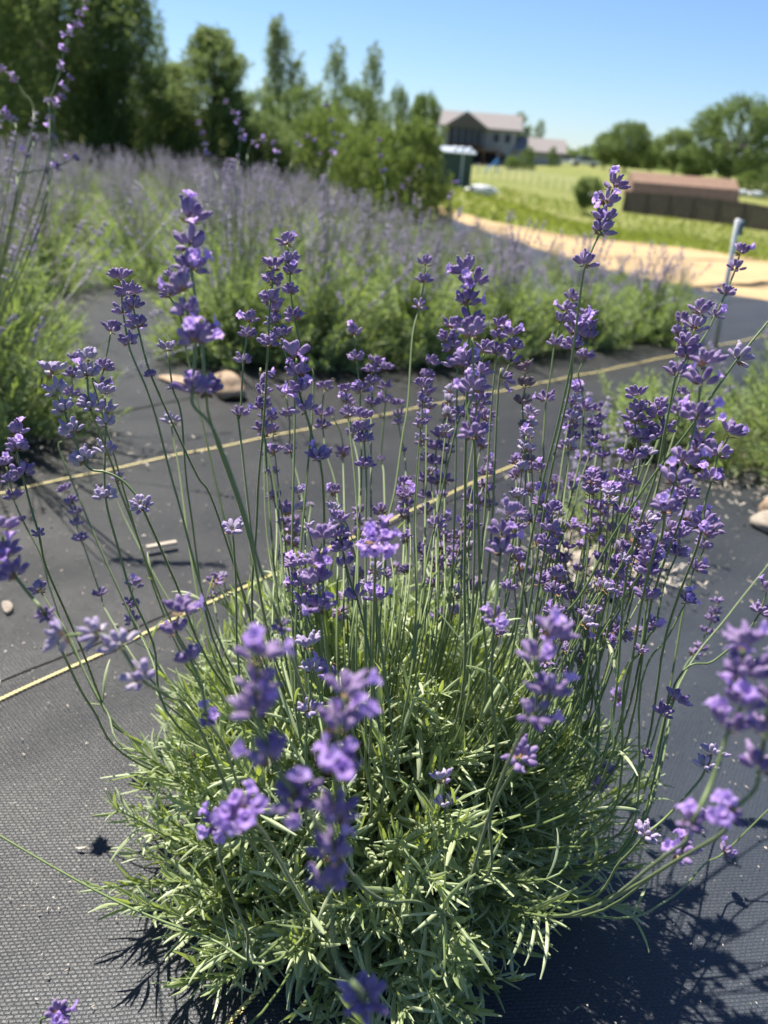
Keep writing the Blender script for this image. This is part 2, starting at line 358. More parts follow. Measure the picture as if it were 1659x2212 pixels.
def sheet(u0_, u1_, v0, v1, du, dv, lift, name):
    us = np.arange(u0_, u1_, du); vs = np.arange(v0, v1+1e-6, dv); vs = np.sort(np.r_[vs, vs[0]+.0008, vs[0]+.003, vs[-1]-.0008]); U, V = np.meshgrid(us, vs); xy = uv2xy(U.ravel(), V.ravel())
    r = np.hypot(xy[:, 0], xy[:, 1]-1); Z = tz(xy[:, 0], xy[:, 1])+lift+wrinkle(xy[:, 0], xy[:, 1])*np.clip(2.5/(r+.5), .3, 1)
    nx = len(us); i, j = np.meshgrid(np.arange(len(vs)-1), np.arange(nx-1), indexing='ij'); i = i.ravel(); j = j.ravel()
    q = np.stack([i*nx+j, i*nx+j+1, (i+1)*nx+j+1, (i+1)*nx+j], 1)
    c = xy[q].mean(1); ok = inside_field(c[:, 0], c[:, 1]); q = q[ok]
    used, inv = np.unique(q, return_inverse=True); P = np.column_stack([xy, Z])[used]
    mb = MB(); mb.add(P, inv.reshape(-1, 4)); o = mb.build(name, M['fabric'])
    md = o.modifiers.new('thick', 'SOLIDIFY'); md.thickness = .0006; md.offset = -1; return o
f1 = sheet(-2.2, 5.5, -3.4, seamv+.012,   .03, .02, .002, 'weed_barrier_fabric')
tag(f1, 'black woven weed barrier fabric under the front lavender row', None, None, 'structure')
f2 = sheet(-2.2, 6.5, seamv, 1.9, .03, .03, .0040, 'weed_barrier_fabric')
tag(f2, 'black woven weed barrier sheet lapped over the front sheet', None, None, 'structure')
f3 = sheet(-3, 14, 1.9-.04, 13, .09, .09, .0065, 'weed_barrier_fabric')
tag(f3, 'black woven weed barrier fabric between the rear lavender rows', None, None, 'structure')
def thread(p0, p1, lift, parent, a=-.3, b=1.5, w_=.0030):
    p0, p1 = np.array(p0[:2]), np.array(p1[:2]); Lg = np.linalg.norm(p1-p0); d = (p1-p0)/Lg; nn = np.array([-d[1], d[0]])
    s0, s1 = a, Lg+b; n = int((s1-s0)/.0058); mb = MB()
    for i in range(n):
        s = s0+(i+.5)*.0058; c = p0+d*s+nn*.004*math.sin(s*2.1)
        z = tz1(*c)+lift-.001+float(wrinkle(np.array([c[0]]), np.array([c[1]]))[0])
        sd = 1 if i % 2 else -1
        for side in (1, -1):                       # chain stitch: two slanting lobes per link
            e = d*.0046+nn*side*w_*.55; cc = c+nn*side*w_*.28; x = nrm([e[0], e[1], 0]); y = np.array([-x[1], x[0], 0])
            v = [np.array([*cc, z])+x*a_+y*b_+np.array([0, 0, c_]) for a_, b_, c_ in ((-.0045, 0, 0), (-.001, .0017, .0012), (.0045, 0, 0), (.001, -.0017, .0012), (0, 0, .0024))]
            mb.add(v, None, [[0, 3, 4], [3, 2, 4], [2, 1, 4], [1, 0, 4]])
    o = mb.build('marker_thread', M['cord'], parent); return o
thread(gnd(0, 1515), gnd(340, 1360), .0055, f1, -.4, 1.1)
thread(gnd(0, 1070), gnd(680, 930), .0075, f2, -.8, 3.2)
thread(gnd(560, 2150), gnd(625, 2080), .0065, f1, -.25, .3, .003)

# ------------------------------------------------------------------ lavender pieces
def leaf_tpl(L=1.0, wd=.11, bend=.25, cup=.35, seg=7, across=5, twist=0., seed=0):
    """narrow leaf along +Z from the origin, upper side facing +Y, edges rolled under"""
    V = []; s = np.linspace(0, 1, seg+1)
    for k in s:
        ww = wd*.5*(math.sin(math.pi*min(1, k*.90+.06))**.5)*(.7+.3*math.sin(math.pi*k))
        if k == 1: ww = wd*.20
        ang = bend*k
        if abs(bend) < .02: cz, cy = L*k, 0.
        else: cz, cy = L*math.sin(ang)/bend, -L*(1-math.cos(ang))/bend
        for a in np.linspace(-1, 1, across):
            x = a*ww; y = -cup*ww*abs(a)**1.6-(.12*ww if abs(a) < .1 else 0)
            tw = twist*k; V.append([x*math.cos(tw)-y*math.sin(tw), cy+x*math.sin(tw)+y*math.cos(tw), cz])
    q = [[i*across+j, i*across+j+1, (i+1)*across+j+1, (i+1)*across+j] for i in range(seg) for j in range(across-1)]
    return np.array(V), np.array(q)
LEAVES = [leaf_tpl(1, .082+.052*random.random(), random.uniform(-.5, 1.2), random.uniform(.4, 1.3), twist=random.uniform(-1.1, 1.1)) for _ in range(14)]
LEAVES2 = [leaf_tpl(1, .15, random.uniform(-.2, .9), .5, 3, 3) for _ in range(6)]
def add_many(mb, tpl, Ms, off, m=0):
    """all copies of one template at once; Ms (n,3,3) columns carry rotation and scale"""
    V, q = tpl; P = np.einsum('nij,vj->nvi', Ms, V)+off[:, None, :]; n = len(Ms)
    mb.add(P.reshape(-1, 3), (q[None]+(np.arange(n)*len(V))[:, None, None]).reshape(-1, 4), m=m)
def shoots(center, rad, n, leaf_len, seed, droop=0.05, zmin=-.05, per=.011, core=.07):
    """leafy shoots of a mound: list of shoot curves and of leaves (pos, 3x3 frame scaled, length, outwardness)"""
    r = np.random.default_rng(seed); curves = []; LP = []; LM = []; LO = []
    c = np.array(center, float); rad = np.array(rad, float)
    for i in range(n):
        zz = r.random()**.8*(1-zmin)+zmin; a = r.random()*2*math.pi; rr = math.sqrt(max(0, 1-zz*zz)); d = np.array([rr*math.cos(a), rr*math.sin(a), zz])
        k = (.55+.47*r.random()**.8)*(1-.16*max(0, -d[1])*(1-zz)); tip = c+d*rad*k*(1+.10*math.sin(a*5+2))
        base = c+np.array([d[0], d[1], 0])*core*r.random()+np.array([0, 0, .015]); tip[2] = max(tip[2], c[2]+.012)
        midp = base*.5+tip*.5+np.array([d[0]*.02, d[1]*.02, -.18*rad[2]*(1-zz)+.12*rad[2]*zz])+r.normal(0, .008, 3); midp[2] = max(midp[2], c[2]+.01)
        C_ = crom([base, midp, tip+np.array([0, 0, .10*rad[2]*(1-zz)])], 7); curves.append(C_)
        seg = np.linalg.norm(np.diff(C_, axis=0), axis=1); cum = np.r_[0, np.cumsum(seg)]; Lt = cum[-1]
        s = Lt*.30+r.random()*.01; ph = r.random()*3.14
        while s < Lt:
            p = np.array([np.interp(s, cum, C_[:, j]) for j in range(3)]); p2 = np.array([np.interp(min(Lt, s+.004), cum, C_[:, j]) for j in range(3)]); p1 = np.array([np.interp(s-.004, cum, C_[:, j]) for j in range(3)])
            T = nrm(p2-p1); Fm = frame(T); frac = s/Lt; openang = 1.2-.7*frac+r.normal(0, .28)
            for side in (0, math.pi):
                th = ph+side+r.normal(0, .35); o = Fm[:, 0]*math.cos(th)+Fm[:, 1]*math.sin(th); dv = nrm(T*math.cos(openang)+o*math.sin(openang)+np.array([0, 0, .12]))
                up = T*math.sin(openang)-o*math.cos(openang)+np.array([0, 0, .35]); up = nrm(up-dv*(up @ dv)); x = np.cross(up, dv)
                Ln = leaf_len*(.45+.55*r.random()+.55*r.random()**3)*(1-.35*max(0, frac-.75)/.25)
                LP.append(p); LM.append(np.stack([x, up, dv], 1)*Ln); LO.append((frac, Ln))
                if r.random() < .30:                 # small axillary leaves
                    for _ in range(2):
                        dv2 = nrm(dv*.4+T*.8+r.normal(0, .25, 3)); up2 = nrm(np.cross(np.cross(dv2, [0, 0, 1]), dv2)); LP.append(p+T*.002); LM.append(np.stack([np.cross(up2, dv2), up2, dv2], 1)*Ln*.42); LO.append((frac, Ln*.4))
            ph += math.pi/2; s += per*(1.25-.55*frac)
        for _ in range(4):                           # tuft at the tip
            dv = nrm(nrm(C_[-1]-C_[-2])+r.normal(0, .28, 3)+np.array([0, 0, .15])); up = nrm(np.cross(np.cross(dv, [0, 0, 1]), dv)+r.normal(0, .1, 3)); LP.append(C_[-1]); LM.append(np.stack([nrm(np.cross(up, dv)), up, dv], 1)*leaf_len*(.35+.4*r.random())); LO.append((1, .5*leaf_len))
    return curves, np.array(LP), np.array(LM), np.array(LO)
# one calyx (furry flattened barrel) along +Z, with the share of its length as an attribute
def calyx_tpl(k=7):
    prof = [(0, .40), (.10, .70), (.30, .95), (.60, 1.0), (.82, .92), (.95, .60)]; V = []; A = []
    for z, r in prof:
        for j in range(k):
            a = 2*math.pi*j/k; V.append([r*math.cos(a), r*math.sin(a), z]); A.append(z)
    V.append([0, 0, 1.0]); A.append(1)
    q = [[i*k+j, i*k+(j+1) % k, (i+1)*k+(j+1) % k, (i+1)*k+j] for i in range(len(prof)-1) for j in range(k)]
    t = [[len(V)-1, (len(prof)-1)*k+j, (len(prof)-1)*k+(j+1) % k] for j in range(k)]
    return np.array(V), q, t, np.array(A)
CAL = calyx_tpl(); CALLOW = (np.array([[0, 0, 0], [1, 0, .5], [0, 1, .5], [-1, 0, .5], [0, -1, .5], [0, 0, 1.]]), None, [[0, 2, 1], [0, 3, 2], [0, 4, 3], [0, 1, 4], [5, 1, 2], [5, 2, 3], [5, 3, 4], [5, 4, 1]], np.array([0, .5, .5, .5, .5, 1]))
def add_calyx(mb, p, d, L, w_, tpl=CAL, m=0, hint=None):
    Fm = frame(d); V, q, t, A = tpl; bend = V[:, 2:3]**2*np.array([[0, .0, 0]])
    mb.add((V*np.array([w_, w_*.9, L])+bend) @ Fm.T+p, q, t, A, m)
def add_bract(mb, p, d, m=1):
    Fm = frame(d); v = np.array([[-.0004, 0, 0], [.0004, 0, 0], [.0013, .0003, .002], [-.0013, .0003, .002], [0, .0007, .0046]])
    mb.add(v @ Fm.T+p, [[0, 1, 2, 3]], [[3, 2, 4]], m=m)
def whorl(seed, n, kind='side'):
    """ring of calyces round the stem node at the origin, stem axis +Z; returns mesh and free tips"""
    r = np.random.default_rng(seed); mb = MB(); slots = []
    for i in range(n):
        a = 2*math.pi*(i+.3*r.random())/n; ring = i % 2
        el = r.uniform(.20, .75) if not ring else r.uniform(.70, 1.25)
        if kind == 'top': el = r.uniform(.35, 1.4)
        L = r.uniform(.0056, .0074); ww = L*r.uniform(.215, .270)
        o = np.array([math.cos(a), math.sin(a), 0]); d = nrm(o*math.cos(el)+np.array([0, 0, math.sin(el)]))
        p = o*.0012+np.array([0, 0, .0010*ring+(.0022*r.random() if kind == 'top' else 0)])
        p2 = p+d*.0018
        add_calyx(mb, p2, d, L, ww); slots.append((p2+d*L*.86, d, el))
        if r.random() < .25: add_calyx(mb, p2+d*L*.8, nrm(d+r.normal(0, .25, 3)), L*.42, ww*.5)     # withered or budding tip
    for i in range(5):
        a = r.random()*6.28; add_bract(mb, np.array([math.cos(a), math.sin(a), 0])*.001, nrm([math.cos(a), math.sin(a), r.uniform(-.5, .25)]))
    return mb, slots
WH = []
for i in range(9): WH.append(whorl(100+i, 9+i % 7))
WT = [whorl(200+i, 11+i % 4, 'top') for i in range(4)]
def wmesh(i, top, pale):
    key = (i, top, pale)
    if key not in wmesh.c:
        wmesh.c[key] = (WT if top else WH)[i][0].mesh('whorl', [M[{0: 'calyx', 1: 'calyxpale', 2: 'calyxdead'}[pale]], M['bract']])
    return wmesh.c[key]
wmesh.c = {}
def blossom_mesh(seed, op=1.0):
    r = np.random.default_rng(seed); mb = MB(); k = 10; V = []; A = []
    prof = [(-.0012, .0007), (.0015, .0009), (.0038, .0016), (.0048, .0021)]
    for z, rr in prof:
        for j in range(k): a = 2*math.pi*j/k; V.append([rr*math.cos(a), rr*math.sin(a), z]); A.append(max(0, z)/.012)
    q = [[i*k+j, i*k+(j+1) % k, (i+1)*k+(j+1) % k, (i+1)*k+j] for i in range(3) for j in range(k)]; mb.add(V, q, None, A)
    for a0, Ll, Wl, fl in ((62, .0046, .0040, .5), (118, .0046, .0040, .5), (200, .0030, .0028, 1.1), (270, .0034, .0030, 1.25), (340, .0030, .0028, 1.1)):
        a = R(a0+r.normal(0, 6)); o = np.array([math.cos(a), math.sin(a), 0]); sd = np.array([-o[1], o[0], 0]); fl_ = fl*op+r.normal(0, .12); V = []; A = []
        for s in np.linspace(0, 1, 5):
            ang = .3+fl_*s; ctr = o*(.0020+Ll*s*math.sin(min(1.5, ang)))+np.array([0, 0, .0047+Ll*s*math.cos(ang)])
            ww = Wl*.5*(.55+.75*math.sin(math.pi*min(.93, s*.72+.18)))*(1 if s < 1 else .62)
            for b_ in (-1, -.5, 0, .5, 1): V.append(ctr+sd*ww*b_+np.array([0, 0, .0005*abs(b_)*math.sin(6*s+seed)])-o*.0006*abs(b_)**2*s); A.append(.5+.5*s)
        mb.add(V, [[i*5+j, i*5+j+1, (i+1)*5+j+1, (i+1)*5+j] for i in range(4) for j in range(4)], None, A)
    BLM.append(mb); return mb.mesh('blossom', M['corolla'])
BLM = []
BL = [blossom_mesh(i, .8+.3*(i % 3)) for i in range(6)]
def basis4(Fm, p, s=1.0):
    m_ = Matrix.Identity(4)
    for i in range(3):
        for j in range(3): m_[i][j] = Fm[i, j]*s
        m_[i][3] = p[i]
    return m_

# ------------------------------------------------------------------ the catalogue of flower stalks of the front plant
# each line: measuring sheet, head width, open blossoms, tone | x,y = flower whorl, *x,y = small whorl, ~x,y = bare stem, from the tip down; @ = where it leaves the leaves
TILE = dict(A=(0, 1000), B=(600, 700), C=(1000, 1300), D=(1600, 600), E=(2024, 900), F=(2024, 1700), G=(1500, 1700), H=(0, 1900), I=(700, 2000), J=(700, 2700), K=(2024, 2400), L=(1100, 3032))
CAT = """
A 135 0 0 790,178 *795,275 805,388 840,588 ~870,680 ~1000,1000 ~1160,1600 @490,1420
A 145 1 0 855,275 870,350 900,475 ~940,640 *990,800 ~1110,1070 ~1290,1450 ~1400,1640 @560,1370
A 135 1 0 725,510 675,760 650,860 ~655,1000 @370,1400
A 155 1 1 575,705 570,800 590,1000 ~660,1190 ~740,1400 ~820,1640 @395,1400
A 160 0 1 345,790 370,910 420,1030 470,1170 550,1355 ~600,1410 ~690,1425 ~800,1480 ~900,1590 930,1655 ~1040,1900 ~1150,2153 @470,1460
A 140 0 1 685,930 690,1035 690,1125 685,1305 690,1600 ~770,1913 ~860,2220 ~1000,2543 @385,1570
A 110 0 0 490,710 470,800 470,930 425,1200 ~435,1400 @245,1380
A 100 0 0 770,1490 ~800,1700 @430,1400
A 150 2 0 110,1190 110,1280 150,1450 ~200,1650 *255,1838 ~300,2043 ~430,2343 ~550,2623 ~700,2993 @275,1590
A 110 1 0 40,1390 65,1490 90,1600 H *150,250 ~270,480 ~330,700 ~500,1130 @290,1600
H 230 2 0 10,330 40,480 100,610 ~200,740 *300,870 ~420,1130 ~600,1470 @300,1650
H 110 0 0 265,710 ~320,800 ~450,1000 ~560,1250 ~700,1500 @300,1640
H 100 0 0 440,60 480,130 500,205 500,280 530,380 ~560,450 660,740 ~700,850 @330,1480
H 110 1 0 870,690 850,810 870,915 ~930,1020 ~1000,1180 ~1040,1330 @370,1530
H 250 0 1 430,1000 650,990 790,1080 930,1290 ~1100,1400 ~1300,1600 @600,1900
H 230 2 0 1170,870 1150,990 1250,1170 ~1320,1350 I *200,1390 ~300,1550 @560,1760
B 215 6 0 250,290 240,455 255,610 320,1055 350,1400 A ~1390,1150 I ~470,210 @600,1440
B 230 3 0 200,750 230,890 280,1075 260,1400 A ~1270,1000 ~1400,1160 I ~430,20 ~540,400 *680,780 ~820,1200 @680,1540
B 120 0 0 125,670 110,770 ~180,900 ~260,1300 @560,1400
B 125 0 1 100,1135 *135,1380 ~190,1560 A ~1240,1650 @480,1430
B 110 0 1 125,1610 ~130,1659 A ~1160,1350 @470,1440
B 150 0 0 790,605 785,690 770,815 755,1095 ~740,1400 C ~60,650 ~20,1200 @560,1420
B 125 3 0 880,440 905,560 900,625 905,755 930,925 ~960,1060 ~1010,1250 ~1050,1450 @640,1500
B 130 2 0 635,950 620,1040 595,1210 575,1560 ~570,1650 @590,1430
B 120 1 0 715,1270 ~715,1400 @620,1440
B 130 0 0 800,880 800,945 850,1040 ~870,1160 ~930,1400 @640,1450
B 170 5 0 940,1180 950,1290 960,1400 1000,1530 C ~400,760 430,840 ~460,1260 @700,1560
B 125 0 0 715,1420 715,1510 725,1650 C ~90,800 ~160,1200 @650,1600
B 115 2 0 1320,1030 1335,1190 1355,1400 C ~695,560 ~700,1000 @760,1480
C 110 0 0 785,220 770,275 770,350 770,490 ~765,600 @800,1400
C 100 1 0 865,270 860,380 860,475 ~838,700 *830,850 ~850,1000 @830,1400
C 110 0 0 460,390 440,560 450,640 ~470,800 ~550,1150 @730,1450
C 100 0 0 510,565 ~560,650 ~580,750 580,815 ~590,1200 @745,1430
C 110 1 0 210,430 230,560 ~235,700 240,800 ~330,1220 @670,1500
C 140 1 0 710,590 710,660 720,730 730,895 ~735,1000 ~730,1300 @790,1560
C 95 0 0 940,500 945,560 945,615 ~960,700 *980,790 ~990,1000 @860,1380
C 85 0 0 620,500 640,680 ~690,1000 @760,1380
C 110 0 0 1110,760 1120,860 1110,990 1120,1100 1125,1190 ~1110,1400 @900,1400
C 110 2 0 1250,560 1210,700 1190,780 1190,880 1200,1000 ~1190,1300 @930,1400
C 110 1 0 1290,620 1280,700 1260,800 1250,990 ~1240,1300 @950,1380
C 120 3 0 1000,1090 1000,1150 ~1000,1400 @850,1420
C 110 0 0 1150,230 1130,310 1130,420 1130,515 ~1125,700 ~1120,1100 @905,1380
C 110 1 0 1520,960 1530,1060 1540,1150 ~1500,1400 @1010,1400
C 95 1 0 1230,1100 1240,1250 1220,1330 ~1200,1500 @930,1430
C 130 0 0 1390,440 1350,560 ~1310,680 ~1240,1000 1180,1290 ~1120,1560 @870,1560
C 120 0 0 1410,1125 ~1400,1500 @1000,1560
C 110 1 0 100,830 110,950 130,1100 ~150,1300 @600,1500
C 90 1 0 200,1190 ~200,1350 @610,1440
C 85 0 1 320,1270 *370,1150 ~330,1500 @660,1450
C 90 1 0 920,1560 ~900,1700 @845,1400
D 110 0 0 125,745 115,850 85,1015 ~40,1200 ~10,1640 C ~970,700 ~920,1050 ~860,1350 @815,1440
D 180 6 0 400,790 440,870 400,985 420,1130 390,1390 ~397,1640 G ~550,230 ~545,900 @985,1560
D 130 2 0 290,1150 270,1230 310,1290 320,1400 ~330,1600 @960,1400
D 150 0 0 510,1310 480,1460 470,1640 ~450,1800 @1000,1500
D 190 2 0 430,1210 440,1560 C ~1395,520 1430,690 ~1450,900 ~1475,1640 @1035,1560
D 125 0 0 610,1150 600,1220 590,1320 ~560,1600 @1010,1400
D 130 3 0 690,1210 700,1290 680,1365 630,1480 ~600,1560 @1030,1400
D 125 0 2 775,1440 775,1530 760,1645 E ~60,1250 *60,1290 80,1540 G ~930,500 ~900,850 @1120,1400
D 165 5 0 1350,240 1310,335 1290,445 1265,525 ~1220,620 1170,740 ~1140,900 E ~400,700 ~370,900 ~280,1300 ~190,1650 G ~990,650 @1060,1560
E 120 3 0 370,470 340,540 310,610 265,765 ~240,950 210,1125 ~190,1400 ~170,1640 @1080,1450
E 115 2 0 480,590 480,660 490,720 460,850 ~420,950 ~440,1040 455,1190 ~440,1400 ~400,1640 @1110,1500
E 155 3 0 410,640 400,700 380,785 ~370,1000 ~270,1450 ~230,1650 @1075,1580
E 110 0 0 370,1250 380,1310 370,1380 345,1445 ~340,1650 @1140,1500
E 110 4 0 400,1080 370,1150 ~350,1300 @1120,1450
E 100 1 0 550,1200 560,1260 ~550,1400 @1190,1450
E 115 0 0 520,1320 520,1380 510,1435 ~430,1659 F ~380,540 ~260,900 @1160,1590
F 100 2 0 480,210 500,280 490,360 ~470,600 @1200,1500
F 90 1 0 270,330 265,390 ~300,700 @1150,1500
F 100 1 0 380,320 370,380 ~330,700 @1160,1500
E 120 1 0 1475,165 1445,270 1380,430 1310,575 ~1260,680 ~1220,740 ~1100,930 ~900,1500 F ~700,400 @1250,1560
E 160 0 0 1210,560 1180,660 1120,775 1130,840 1060,965 ~1030,1100 ~980,1350 ~930,1600 F ~740,900 @1270,1700
E 110 0 0 1090,620 1080,690 ~1060,800 ~1000,1200 @1200,1500
E 100 0 0 1090,1090 1080,1150 1060,1210 ~1030,1400 @1240,1500
E 195 8 0 1250,900 1220,1020 1190,1240 ~1150,1400 F 1100,200 1050,340 990,510 ~960,700 ~880,900 @1260,1750
E 160 0 1 1750,500 ~1659,610 1455,860 ~1300,1080 ~1130,1330 ~890,1640 F ~640,690 ~420,1090 ~150,1400 @1130,1640
E 145 0 0 800,1110 820,1190 790,1255 ~805,1450 F ~780,400 @1240,1560
E 145 0 0 950,1190 950,1230 980,1320 920,1370 ~960,1600 @1250,1600
E 105 2 0 750,1340 ~700,1500 F ~600,500 @1200,1500
E 125 0 1 865,1490 F ~800,350 ~700,600 @1220,1560
E 165 7 0 1400,1360 1330,1490 F 1290,320 ~1240,500 1230,620 ~1180,800 ~1000,1300 @1330,1750
E 150 5 0 1220,1320 1230,1400 1200,1460 F 1140,230 1130,430 ~1080,600 ~900,1100 @1300,1700
F 130 3 0 720,200 690,300 670,400 ~650,500 ~600,900 @1210,1560
F 95 2 0 765,490 ~700,620 ~600,1000 @1230,1560
F 110 0 0 640,660 ~600,800 @1210,1560
F 150 0 0 250,540 230,650 205,745 ~180,900 ~130,1250 @1130,1560
F 140 0 0 170,1005 ~130,1200 @1135,1580
F 165 1 0 880,800 880,860 880,940 ~865,1010 870,1100 ~850,1250 *820,1440 ~720,1650 @1290,1800
F 130 4 0 760,850 760,1070 810,1010 ~700,1250 @1270,1700
F 140 3 0 1030,700 1080,700 1060,810 ~980,1000 *920,1280 ~850,1400 @1290,1640
F 120 3 0 600,760 580,860 ~500,1100 @1200,1600
F 140 3 0 1120,1120 ~1000,1350 ~830,1650 @1330,1850
F 120 2 0 1300,640 1250,680 1240,770 ~1200,850 1180,900 ~1130,1050 @1340,1800
F 80 0 0 1320,1130 1310,1190 1290,1240 1250,1320 1215,1420 1170,1460 ~1070,1650 @1340,1850
F 120 3 0 620,1310 660,1300 ~560,1500 @1250,1700
F 90 1 0 380,1290 ~350,1450 @1220,1560
F 130 1 0 1650,1050 1600,1190 ~1500,1330 ~1300,1500 ~1050,1650 @1330,1850
F 100 0 0 1850,600 ~1659,870 ~1400,1200 ~1080,1650 @1330,1860
K 270 5 0 230,180 150,340 230,570 110,710 ~30,850 L ~1400,200 ~1230,780 @1000,1940
K 200 0 0 30,980 L ~1380,300 @1040,1900
K 140 0 0 1040,600 960,690 ~910,850 *860,960 ~700,1200 ~400,1530 @1230,1830
K 290 8 0 1500,250 1500,440 1480,640 1400,790 ~1300,1100 *1150,1410 ~1000,1600 @1200,1980
K 280 6 0 1690,450 1660,620 1640,820 1600,1050 ~1570,1180 *1400,1340 ~1200,1560 @1180,1980
K 165 0 1 1290,960 1250,1045 ~1200,1130 ~1000,1350 850,1480 ~700,1640 @1230,1950
K 200 4 0 1150,1400 1080,1600 ~980,1690 @1220,1980
K 110 2 0 1750,1230 ~1659,1310 1370,1590 ~1250,1659 ~1000,1900 @1290,1980
K 120 0 0 590,1060 540,1160 ~400,1400 @1180,1900
K 105 3 0 670,590 ~620,750 ~500,900 @1220,1760
I 330 5 0 530,1010 520,1190 520,1350 J 620,490 790,740 ~1060,1120 ~1200,1310 ~1370,1410 L ~900,860 @975,1975
I 320 7 0 1090,1240 1050,1450 J 1030,560 1030,870 1000,1120 980,1320 L ~340,900 ~380,1250 560,1500 @795,2200
J 270 5 0 430,830 ~560,960 ~650,1120 ~860,1480 @700,2010
J 220 3 0 270,920 ~290,1180 ~450,1600 @560,2070
I 190 4 0 940,230 905,380 915,490 940,660 ~960,800 ~1010,1100 @800,1700
I 150 3 0 790,400 810,510 830,640 ~850,800 @720,1640
I 145 1 0 1050,100 1060,190 1080,280 1100,380 ~1140,520 1170,590 ~1240,880 ~1290,1250 @830,1700
I 150 7 0 1290,300 1295,600 ~1340,1000 ~1410,1500 J ~1430,400 ~1450,600 @880,1720
I 210 8 0 1300,230 ~1290,330 ~1280,700 @800,1600
I 160 0 1 360,165 ~380,500 ~395,1000 @545,1540
I 105 0 0 240,490 *230,580 ~300,900 @540,1560
I 90 0 1 300,470 *330,640 ~370,900 @560,1500
I 170 0 1 860,920 880,1070 ~865,1200 850,1330 ~840,1600 @670,1800
I 150 4 0 1000,1000 ~1020,1050 @740,1660
I 100 2 0 880,800 ~870,900 @700,1600
G 195 3 0 830,560 780,680 780,800 ~760,1000 740,1250 ~720,1600 @1050,1700
L 150 0 1 1070,80 1080,240 ~1085,600 ~1070,950 @945,2110
J 110 0 2 100,400 110,470 ~130,700 @460,1760
J 90 0 2 250,640 ~300,800 @500,1800
L 150 0 0 -2280,110 ~-2000,300 ~-1825,430 ~-1070,855 ~-465,1096 @600,2075
L 190 3 0 -1480,1600 ~-1560,1650 ~-1400,1800 @520,2230
"""
PC = np.array([0.01, .625, 0.0]); PR = np.array([.275, .305, .30])
def mound_hit(px, py):
    v = ray(px, py); o = (CP-PC)/PR; q = v/PR; a = q @ q; b = o @ q; c = o @ o-1; D = b*b-a*c
    if D > 0:
        p = CP+v*((-b-math.sqrt(D))/a)
        if p[2] > 0: return p
    t_ = -b/a; p = CP+v*t_; k = (p-PC)/PR; k[2] = max(k[2], .02); k /= np.linalg.norm(k); return PC+k*PR
def parse(line):
    tk = line.split(); tile = tk[0]; w0, nb, tone = float(tk[1]), int(tk[2]), int(tk[3]); P = []; foot = None
    for s in tk[4:]:
        if s in TILE: tile = s; continue
        if s[0] == '@': foot = tuple(float(v) for v in s[1:].split(',')); continue
        k = 'n'
        if s[0] in '*~': k = s[0]; s = s[1:]
        x, y = (float(v) for v in s.split(',')); X, Y = TILE[tile]; P.append((k, (X+x/1.659)*.5486, (Y+y/1.659)*.5486))
    return w0, nb, tone, P, foot
root = empty('lavender_plant', tuple(PC)); tag(root, 'large lavender plant in sharp focus, its long flower stalks rising through the picture', 'lavender plant', 'lavender plants')
rootp = PC.copy(); NW = [0, 0]; STK = []; JW = MB(); JB = MB()
def join_into(J, src, Fm, org, sc, mo=None):
    n0 = J.n
    for v, a in zip(src.v, src.a): J.v.append((v*sc) @ Fm.T+org); J.a.append(a); J.n += len(v)
    J.hasa = True
    J.q += [q+n0 for q in src.q]; J.t += [q+n0 for q in src.t]; f = (lambda m: m) if mo is None else (lambda m: np.where(m == 0, mo, 3))
    J.mq += [f(m) for m in src.mq]; J.mt += [f(m) for m in src.mt]
def put_whorl(wi, top, tone, parent, Fm, loc, world, sc):
    NW[0] += 1
    if NW[0] <= 300: link('whorl', wmesh(wi, top, tone), parent, mtx=basis4(Fm, loc, sc))
    else: join_into(JW, (WT if top else WH)[wi][0], Fm, world-rootp, sc, tone)
def put_blossom(i, parent, Fm, loc, world, sc):
    NW[1] += 1
    if NW[1] <= 300: link('blossom', BL[i], parent, mtx=basis4(Fm, loc, sc))
    else: join_into(JB, BLM[i], Fm, world-rootp, sc, 0)
lines = [l for l in CAT.strip().splitlines()]
parsed = sorted((parse(l) for l in lines), key=lambda a: -a[0])
WHLIM = 296; r = np.random.default_rng(3); LOW = []
